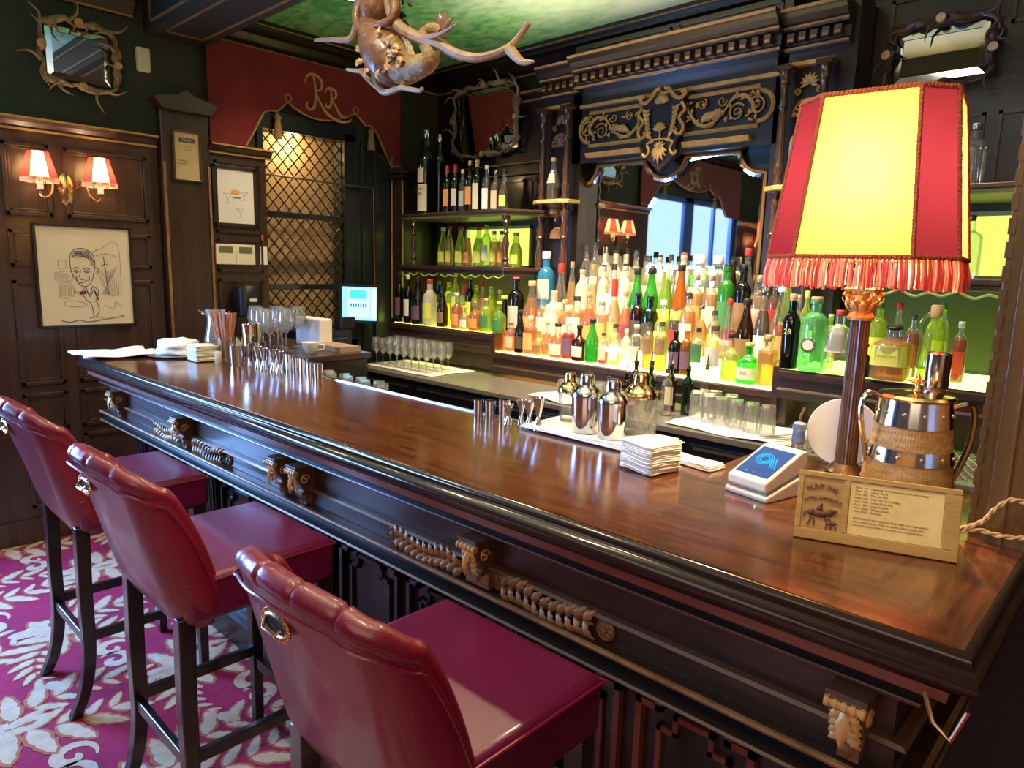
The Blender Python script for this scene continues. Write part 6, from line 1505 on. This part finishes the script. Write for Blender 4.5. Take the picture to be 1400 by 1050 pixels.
for s_ in ([(352, 410), (350, 370), (362, 330), (395, 308), (440, 308), (480, 335), (492, 370), (490, 400), (482, 440), (470, 480), (445, 508), (420, 515), (395, 500), (375, 470), (358, 440), (352, 410)],
           [(365, 345), (385, 355), (430, 350), (465, 365), (478, 400)], [(380, 325), (420, 322), (468, 345), (486, 385)], [(375, 335), (425, 335), (470, 355)], [(370, 350), (400, 342), (450, 352), (474, 378)],
           [(366, 418), (385, 410), (398, 418)], [(424, 420), (442, 412), (462, 420)], [(368, 430), (382, 426), (395, 432), (380, 438), (368, 430)], [(428, 432), (444, 426), (458, 432), (442, 438), (428, 432)],
           [(408, 425), (400, 460), (408, 476), (424, 474)], [(395, 488), (412, 495), (440, 480)], [(385, 455), (380, 472), (388, 485)], [(450, 455), (456, 472), (446, 486)], [(490, 410), (508, 412), (505, 438), (486, 444)],
           [(430, 515), (440, 545), (455, 555), (468, 515)], [(425, 520), (408, 545), (430, 590), (452, 604)], [(470, 512), (498, 530), (500, 560), (480, 600)], [(436, 540), (450, 570), (470, 540)],
           [(452, 604), (462, 640), (466, 682)], [(490, 600), (500, 650), (478, 682)], [(440, 690), (480, 684), (520, 690)], [(365, 540), (385, 548), (425, 545)], [(545, 350), (552, 420), (560, 560)], [(530, 395), (570, 388)],
           [(280, 700), (330, 710), (380, 700), (430, 712), (520, 700), (600, 690), (650, 680)]):
    dr(crop(s_))
for k in range(7): dr(crop([(474 + k * 3, 530 + k * 4), (486 + k * 2, 560 + k * 5)]), .003)
for k in range(6): dr(crop([(384 + k * 14, 322 - abs(k - 2) * 1), (392 + k * 14, 340)]), .0022)
wp(MB2.build('pencil_figure', GR_, p))
MB2 = MB()
for k in range(9): dr(crop([(500 + k * 16, 420 + k * 3), (560 + k * 8, 570)]), .001); dr(crop([(630 - k * 10, 400 + k * 4), (520 + k * 6, 560)]), .001)
for s_ in ([(470, 325), (540, 300), (635, 275), (640, 560)], [(500, 345), (560, 330), (635, 350)], [(265, 440), (350, 432), (352, 480), (268, 482), (265, 440)], [(280, 500), (352, 498), (356, 570), (282, 572), (280, 500)], [(285, 375), (325, 370), (325, 415), (288, 417), (285, 375)], [(305, 600), (340, 590), (400, 600), (430, 615), (380, 625), (310, 620), (305, 600)], [(540, 620), (590, 640), (600, 600), (640, 630)]): dr(crop(s_), .0013)
for k in range(8): dr(crop([(290 + k * 8, 505), (284 + k * 9, 568)]), .0012); dr(crop([(272 + k * 9, 445), (276 + k * 9, 478)]), .0012)
wp(MB2.build('pencil_background', GRL, p))
MB2 = MB(); [dr(crop([(392, 545 + k * 4), (432, 540 + k * 4)]), .003) for k in range(4)]; wp(MB2.build('purple_sleeve', mat('purple_ink', (.25, .03, .06), .8), p))
# notice on the pillar
t, p = framed_x('framed_notice', 'aged printed notice with a dark heading in a slim frame on the pillar', 'notice', XL + .07, 1.76, 1.932, 2.095, 2.395, mat('gold_black_frame', (.10, .06, .02), .3, .4), .012, mat('old_notice', (.62, .46, .24), .8, noise=((.5, .36, .18), 8, (1, 1, 1))))
mb = MB(); mb.box((XL + .0805, 1.80, 2.325), (XL + .0815, 1.895, 2.352)); h_ = wp(mb.build('heading_block', mat('notice_ink', (.05, .06, .10), .7), p, smooth=False))
o = text('DEADY', .022, (XL + .083, 1.847, 2.338), (PI / 2, 0, PI / 2), mat('notice_pale', (.6, .5, .32), .7), h_); wp(o)
mb = MB()
for k in range(3): mb.box((XL + .0805, 1.83, 2.305 - k * .012), (XL + .081, 1.87, 2.308 - k * .012))
for k in range(3): mb.box((XL + .0805, 1.795, 2.215 - k * .010), (XL + .081, 1.84 + .01 * (k % 2), 2.219 - k * .010))
wp(mb.build('printed_lines', INK, p, smooth=False))
for z in (2.405, 2.085): pass
# cocktail picture and twin thermostat
t, p = framed_x('framed_picture', 'white print of cocktail glasses in a wide dark frame right of the pillar', 'picture', XL + .05, 2.0, 2.30, 1.84, 2.225, mat('dark_wide_frame', (.015, .01, .008), .4), .024, mat('print_paper', (.72, .70, .66), .7))
mb = MB(); X_ = XL + .0612
def cg(mb, y, z, s):
    mb.tube([(X_, y - s, z + s), (X_, y, z), (X_, y + s, z + s)], .0012, 4); mb.tube([(X_, y, z), (X_, y, z - s)], .0012, 4); mb.tube([(X_, y - s, z + s), (X_, y + s, z + s)], .0012, 4); mb.tube([(X_, y - s * .5, z - s), (X_, y + s * .5, z - s)], .0012, 4)
cg(mb, 2.18, 1.93, .026); cg(mb, 2.10, 2.02, .03); cg(mb, 2.21, 2.04, .025); wp(mb.build('line_drawing', GRL, p))
mb = MB(); mb.ball((X_, 2.15, 2.06), 1, n=12, sc=(.001, .03, .018)); wp(mb.build('orange_fruit', mat('orange_wash', (.75, .35, .12), .8), p)); mb = MB(); mb.box((X_ - .0008, 2.13, 2.022), (X_ + .0005, 2.185, 2.03)); wp(mb.build('blue_wash', mat('blue_wash', (.12, .15, .2), .8), p, smooth=False))
for k, (a, b) in enumerate(((2.003, 2.135), (2.137, 2.268))):
    t = thing('thermostat', ('left' if k == 0 else 'right') + ' one of two white thermostats side by side below the cocktail print', 'thermostat', (XL + .05, (a + b) / 2, 1.595))
    mb = MB(); mb.box((XL + .05, a, 1.597), (XL + .07, b, 1.728)); o = wp(mb.build('housing', CREAM, t, smooth=False)); bevel(o, .003); mb = MB(); mb.box((XL + .07, a + .02, 1.67), (XL + .0712, b - .02, 1.712)); wp(mb.build('display', mat('lcd_olive', (.14, .15, .08), .3), t, smooth=False))
al = MB().box((XL, 1.605, 2.70), (XL + .04, 1.68, 2.835)).build('alarm_sensor', CREAM, smooth=False); bevel(al, .012, 3); tag(al, 'small cream alarm sensor high in the corner beside the antler mirror', 'sensor')
tg_ = thing('key_tag', 'white paper tag with red top hanging at the lattice edge', 'tag', (XL + .06, 2.33, 1.6)); LB_('paper_tag', (XL + .055, 2.31, 1.60), (XL + .058, 2.36, 1.72), WHT, tg_, .0005); LB_('red_top', (XL + .055, 2.32, 1.74), (XL + .060, 2.335, 1.81), mat('tag_red', (.5, .06, .03), .5), tg_, .0005)

# ---- antler mirrors
ANT = mat('antler_brown', (.22, .12, .06), .5, noise=((.42, .28, .15), 9, (1, 1, 1)), bump=(60, .5)); ANTL = mat('antler_pale', (.42, .28, .15), .5, noise=((.20, .09, .04), 7, (1, 1, 1)), bump=(50, .4))
def antler_mirror(label, fn, w, h, seed, m=ANT, tilt=0):
    """fn(u, v, d): u,v in the wall plane from the centre, d out of the wall"""
    c = fn(0, 0, 0); t = thing('antler_mirror', label, 'mirror', c)
    mb = MB(); mb.add([fn(-w, -h, .02 - tilt), fn(w, -h, .02 - tilt), fn(w, h, .02 + tilt), fn(-w, h, .02 + tilt)], [(0, 1, 2, 3)]); wp(mb.build('mirror_glass', MIRROR, t, smooth=False))
    mb = MB(); k = .03
    for a, b in (((-w, -h), (w, -h)), ((w, -h), (w, h)), ((w, h), (-w, h)), ((-w, h), (-w, -h))):
        ia = (a[0] * (1 - k / w), a[1] * (1 - k / h)); ib = (b[0] * (1 - k / w), b[1] * (1 - k / h))
        f = lambda q, d: fn(q[0], q[1], d + (tilt if q[1] > 0 else -tilt))
        mb.add([f(a, .021), f(b, .021), f(ib, .026), f(ia, .026)], [(0, 1, 2, 3)])
    wp(mb.build('bevelled_edge', MIRB, t, smooth=False))
    r_ = random.Random(seed); fr = MB()
    n = 40; ring = []
    for i in range(n):
        a = 2 * PI * i / n; ca, sa = math.cos(a), math.sin(a); q = (abs(ca) ** 6 + abs(sa) ** 6) ** (-1 / 6)
        ring.append(fn(ca * q * (w + .03) + r_.uniform(-.012, .012), sa * q * (h + .03) + r_.uniform(-.012, .012), .045 + .015 * math.sin(i * 1.7)))
    fr.tube(catmull(ring, 3, True), [.015 + .006 * math.sin(i * .35) for i in range(n * 3)], 8, closed=True)
    ring2 = [fn((fn2[0]), fn2[1], .03) for fn2 in []]
    for i in range(0, n, 2):
        a = 2 * PI * i / n + r_.uniform(-.1, .1); ca, sa = math.cos(a), math.sin(a); q = (abs(ca) ** 6 + abs(sa) ** 6) ** (-1 / 6)
        u0, v0 = ca * q * (w + .03), sa * q * (h + .03); L = r_.uniform(.06, .13); ta = a + r_.choice((-1, 1)) * r_.uniform(.5, 1.3)
        if r_.random() < .25: ta += PI
        P = [fn(u0, v0, .045), fn(u0 + L * .5 * math.cos(ta), v0 + L * .5 * math.sin(ta), .07), fn(u0 + L * math.cos(ta + .4), v0 + L * math.sin(ta + .4), .075)]
        fr.tube(catmull(P, 4), [.012 - .0105 * k / 8 for k in range(9)], 6)
    wp(fr.build('antler_frame', m, t))
    for u, v in ((0, h + .03), (0, -h - .03), (w + .03, -.02), (-w - .03, .02)):
        mb = MB(); c_ = V(fn(u, v, .06)); d_ = (V(fn(u, v, .07)) - c_).normalized(); mb.tube([c_, c_ + d_ * .02], [.022, .020], 12); wp(mb.build('sawn_rosette', mat('horn_disc', (.65, .42, .16), .5, noise=((.45, .25, .08), 30, (1, 1, 1))), t))
antler_mirror('antler framed mirror high on the left wall above the gilt rail', lambda u, v, d: (XL + d, 1.305 + u, 2.712 + v), .155, .135, 2)
antler_mirror('antler framed mirror above the left bottle shelves, reflecting the red pelmet', lambda u, v, d: (-3.985 + u, YB - .02 - d, 2.72 + v), .31, .22, 5, ANTL, .024)
antler_mirror('mirror with cut glass edge and antler rosettes high above the glowing lamp', lambda u, v, d: (-.96 + u, YB - .02 - d, 2.66 + v), .19, .115, 9, mat('antler_dark', (.07, .035, .02), .5))

# ---- carved hanging figure with antlers
hf = thing('carved_antler_pendant', 'carved wooden sea creature figure with antlers hanging from the ceiling', 'hanging sculpture', (-1.9, 1.45, 2.5))
YH = 1.45
def hp_(px, py, dy=0): x, z = on_y(px, py, YH); q = V((x, YH, z)); return q + (q - EYE).normalized() * dy
FIG = mat('carved_figure_wood', (.24, .10, .035), .42, coat=.25, noise=((.12, .045, .015), 9, (1, 1, 1)), bump=(28, .9))
FIGS = mat('carved_scale_wood', (.42, .28, .10), .45, noise=((.20, .10, .035), 30, (1, 1, 1)), bump=(95, .9))
def blob(pts, m, nm, flat=1.0, n=16):
    P = catmull([hp_(*p[:2], p[3] if len(p) > 3 else 0) for p in pts], 6); R = []
    rr_ = [p[2] for p in pts]
    for i in range(len(P)): 
        f_ = i / 6; k = min(int(f_), len(rr_) - 1); k2 = min(k + 1, len(rr_) - 1); R.append((rr_[k] + (rr_[k2] - rr_[k]) * (f_ - k)) / 410)
    return wp(MB().tube(P, R, n, flat=flat).build(nm, m, hf))
# head, neck, chest, waist (one body)
blob([(512, -58, 3), (512, -52, 13), (512, -40, 17), (513, -27, 13), (514, -20, 9), (515, -12, 17), (517, -2, 24), (516, 14, 25), (514, 28, 21), (513, 40, 22), (515, 52, 27)], FIG, 'torso', .8)
tl = blob([(515, 48, 25), (520, 62, 31), (530, 76, 36), (540, 90, 33), (548, 98, 24), (553, 101, 14)], FIG, 'hip_drapery', .9)
tail = blob([(538, 80, 30), (550, 92, 22, -.01), (562, 94, 17, -.02), (575, 90, 14, -.03), (586, 84, 12, -.03), (589, 72, 11, -.02), (582, 60, 9, 0), (580, 48, 8, .02), (588, 40, 7, .03), (598, 40, 7, .03), (604, 44, 6, .03)], FIGS, 'scaly_tail')
mb = MB()
for a, L in ((1.0, .07), (1.5, .065), (.5, .075), (.1, .06), (2.1, .05)):
    mb.leaf(hp_(600, 48, .03), (math.cos(a), 0, math.sin(a)), (0, -1, .1), L, .016, .1, lobes=False)
wp(mb.build('tail_fin', FIG, tail))
for s_, pts in ((0, [(497, -8, 8), (489, 12, 7.5, -.03), (488, 30, 6, -.05), (494, 40, 5, -.07), (503, 38, 4.5, -.08)]), (1, [(536, -8, 8), (541, 10, 7.5, -.03), (536, 26, 6, -.05), (524, 32, 5, -.07), (514, 34, 4.5, -.08)])): blob(pts, FIG, 'arm', n=10)
mb = MB()
for (px, py, r, sg_) in ((497, 62, .024, 1), (505, 72, .02, -1), (525, 66, .026, 1), (532, 78, .022, -1), (515, 82, .02, 1), (524, 94, .018, -1), (540, 70, .02, 1), (510, 56, .018, 1), (546, 86, .016, 1)):
    mb.tube(spiral(hp_(px, py, -.10), r, 1.5, (sg_, 0, 0), (0, 0, 1), 20), [.007 - .004 * k / 20 for k in range(21)], 6)
for k in range(18):
    a = k * .7; mb.leaf(hp_(518 + 17 * math.cos(a), 76 + 16 * math.sin(a), -.088), (math.cos(a), -.2, -math.sin(a)), (0, -1, 0), .05, .012, .4)
wp(mb.build('carved_curls', mat('gilt_curl', (.50, .27, .08), .4, .2), tl))
def antl(main, tines, r0, m=ANTL, nm='antler'):
    mb = MB(); P = catmull([hp_(*p) for p in main], 6); n = len(P); mb.tube(P, [r0 * (1 - .62 * (i / (n - 1)) ** 1.3) for i in range(n)], 8)
    for tn, r in tines: Q = catmull([hp_(*p) for p in tn], 5); q = len(Q); mb.tube(Q, [r * (1 - .8 * (i / (q - 1)) ** 1.5) for i in range(q)], 8)
    wp(mb.build(nm, m, hf))
antl([(535, -25, .02), (533, 5, 0), (543, 33, -.02), (560, 46, -.03), (580, 55, -.03), (600, 60, -.03), (625, 74, -.02), (651, 79, 0), (677, 74, .02), (698, 63, .03), (710, 50, .04), (723, 31, .04)],
     [([(696, 66, .03), (706, 78, .03), (716, 85, .03), (730, 84, .03)], .016), ([(574, 54, -.03), (590, 50, -.05), (603, 46, -.06), (626, 32, -.07)], .011)], .020)
antl([(495, -20, .03), (490, 20, .05), (482, 50, .04), (468, 55, .03), (450, 54, .02), (431, 55, .02)], [], .015)
antl([(520, 92, 0), (512, 102, -.02), (520, 122, -.04), (530, 126, -.05), (548, 120, -.05), (560, 122, -.05), (575, 124, -.05), (577, 119, -.05)], [([(548, 121, -.05), (552, 114, -.05), (554, 108, -.05)], .008)], .013)
antl([(515, 95, 0), (500, 97, -.02), (488, 97, -.03), (474, 95, -.04)], [([(495, 98, -.03), (503, 108, -.04), (514, 120, -.04), (521, 123, -.04)], .009)], .012)
wp(MB().tube([hp_(512, -58), V((hp_(512, -58).x, YH, ZC))], .004, 6).build('hanging_chain', BRASS, hf))
mb = MB(); r_ = random.Random(8)
for k in range(16): p = hp_(545 + r_.uniform(-10, 16), r_.uniform(-8, 30), .05); mb.leaf(p, (r_.uniform(-1, 1), r_.uniform(-.3, .3), r_.uniform(-1, 1)), (0, -1, 0), .03, .010, .3)
mb.tube([hp_(552, 36, .05), hp_(545, 10, .05), hp_(540, -30, .05)], .004, 6); wp(mb.build('twig_wreath', mat('dark_twig', (.05, .03, .02), .6), hf))

# =================================================================== LIGHT
dl = area('daylight', (XL - .75, -.62, 3.1), (0, 0, 0), 1.6, 420, (.40, .60, 1.0), 2.0)
dl.rotation_euler = V((1.0, .05, -.95)).to_track_quat('-Z', 'Y').to_euler()
point('lamp_bulb', (LX, LY, ZB + .72), 52, (1, .72, .36), .05)
area('ceiling_fill', (-1.3, .6, 2.2), (PI, math.radians(25), 0), 1.2, 32, (1, .9, .68))  # added fill facing up to brighten the ceiling; no such fixture
area('ceiling_fill', (-2.4, 3.15, 2.62), (PI, 0, 0), 1.6, 7, (1, .9, .68), .3)  # second added fill, for the ceiling near the back bar
ba = area('bottle_fill', (-2.36, 2.8, 2.88), (0, 0, 0), 1.8, 26, (1, .84, .58), .12); ba.data.spread = 1.25; ba.rotation_euler = V((0, .72, -1.6)).to_track_quat('-Z', 'Y').to_euler()  # added strip of fill aimed at the bottles; no fitting there
area('window_daylight', (XL - .02, -.40, 1.28), (0, -PI / 2, 0), .85, 170, (.20, .44, 1.0), 1.75)
point('lattice_lamp', (XL - .17, 2.7, 2.45), 5, (1, .72, .35), .04)
w = bpy.data.worlds.new('world'); S.world = w; w.use_nodes = True
w.node_tree.nodes['Background'].inputs[0].default_value = (1, .75, .5, 1); w.node_tree.nodes['Background'].inputs[1].default_value = .05
# ceiling downlights
def downlight(x, y, pw, label, tgt=None):
    t = thing('ceiling_light', label, 'light', (x, y, ZC), 0, 'recessed ceiling lights over the bar')
    MB().lathe([(.055, 0), (.055, -.006), (.04, -.008), (.038, .0)], n=20).build('trim_ring', STEEL, t)
    MB().lathe([(.036, -.002), (.0005, -.0021)], n=20).build('lens', emis('lamp_lens', (1, .85, .65), 12), t)
    l = bpy.data.lights.new('spot', 'SPOT'); l.energy = pw; l.color = (1, .76, .48); l.spot_size = 2.2; l.spot_blend = .8; l.shadow_soft_size = .05
    o = bpy.data.objects.new('spot', l); COL.objects.link(o); o.location = (x, y, ZC - .03)
for x, y, pw, n_ in ((-.6, .75, 60, 'over the near end of the counter'), (-1.8, .8, 45, 'over the middle stools'), (-3.2, .7, 42, 'over the far stools'),
                     (-1.0, 2.5, 100, 'over the aisle behind the bar'), (-2.4, 2.5, 120, 'over the aisle in front of the big mirror'), (-3.7, 2.5, 80, 'over the far end of the aisle')):
    downlight(x, y, pw, 'round recessed ceiling spotlight ' + n_)
area('room_fill', (.5, -1.6, 2.6), (math.radians(52), 0, math.radians(25)), 2.4, 32, (1, .82, .65))
S.cycles.use_denoising = True
S.cycles.max_bounces = 8; S.cycles.diffuse_bounces = 3; S.cycles.glossy_bounces = 4; S.cycles.transmission_bounces = 4
S.cycles.transparent_max_bounces = 24; S.cycles.caustics_reflective = False; S.cycles.caustics_refractive = False
S.cycles.sample_clamp_indirect = 6
S.view_settings.view_transform = 'Standard'; S.view_settings.look = 'None'; S.view_settings.exposure = 0.38; S.view_settings.gamma = 1.0
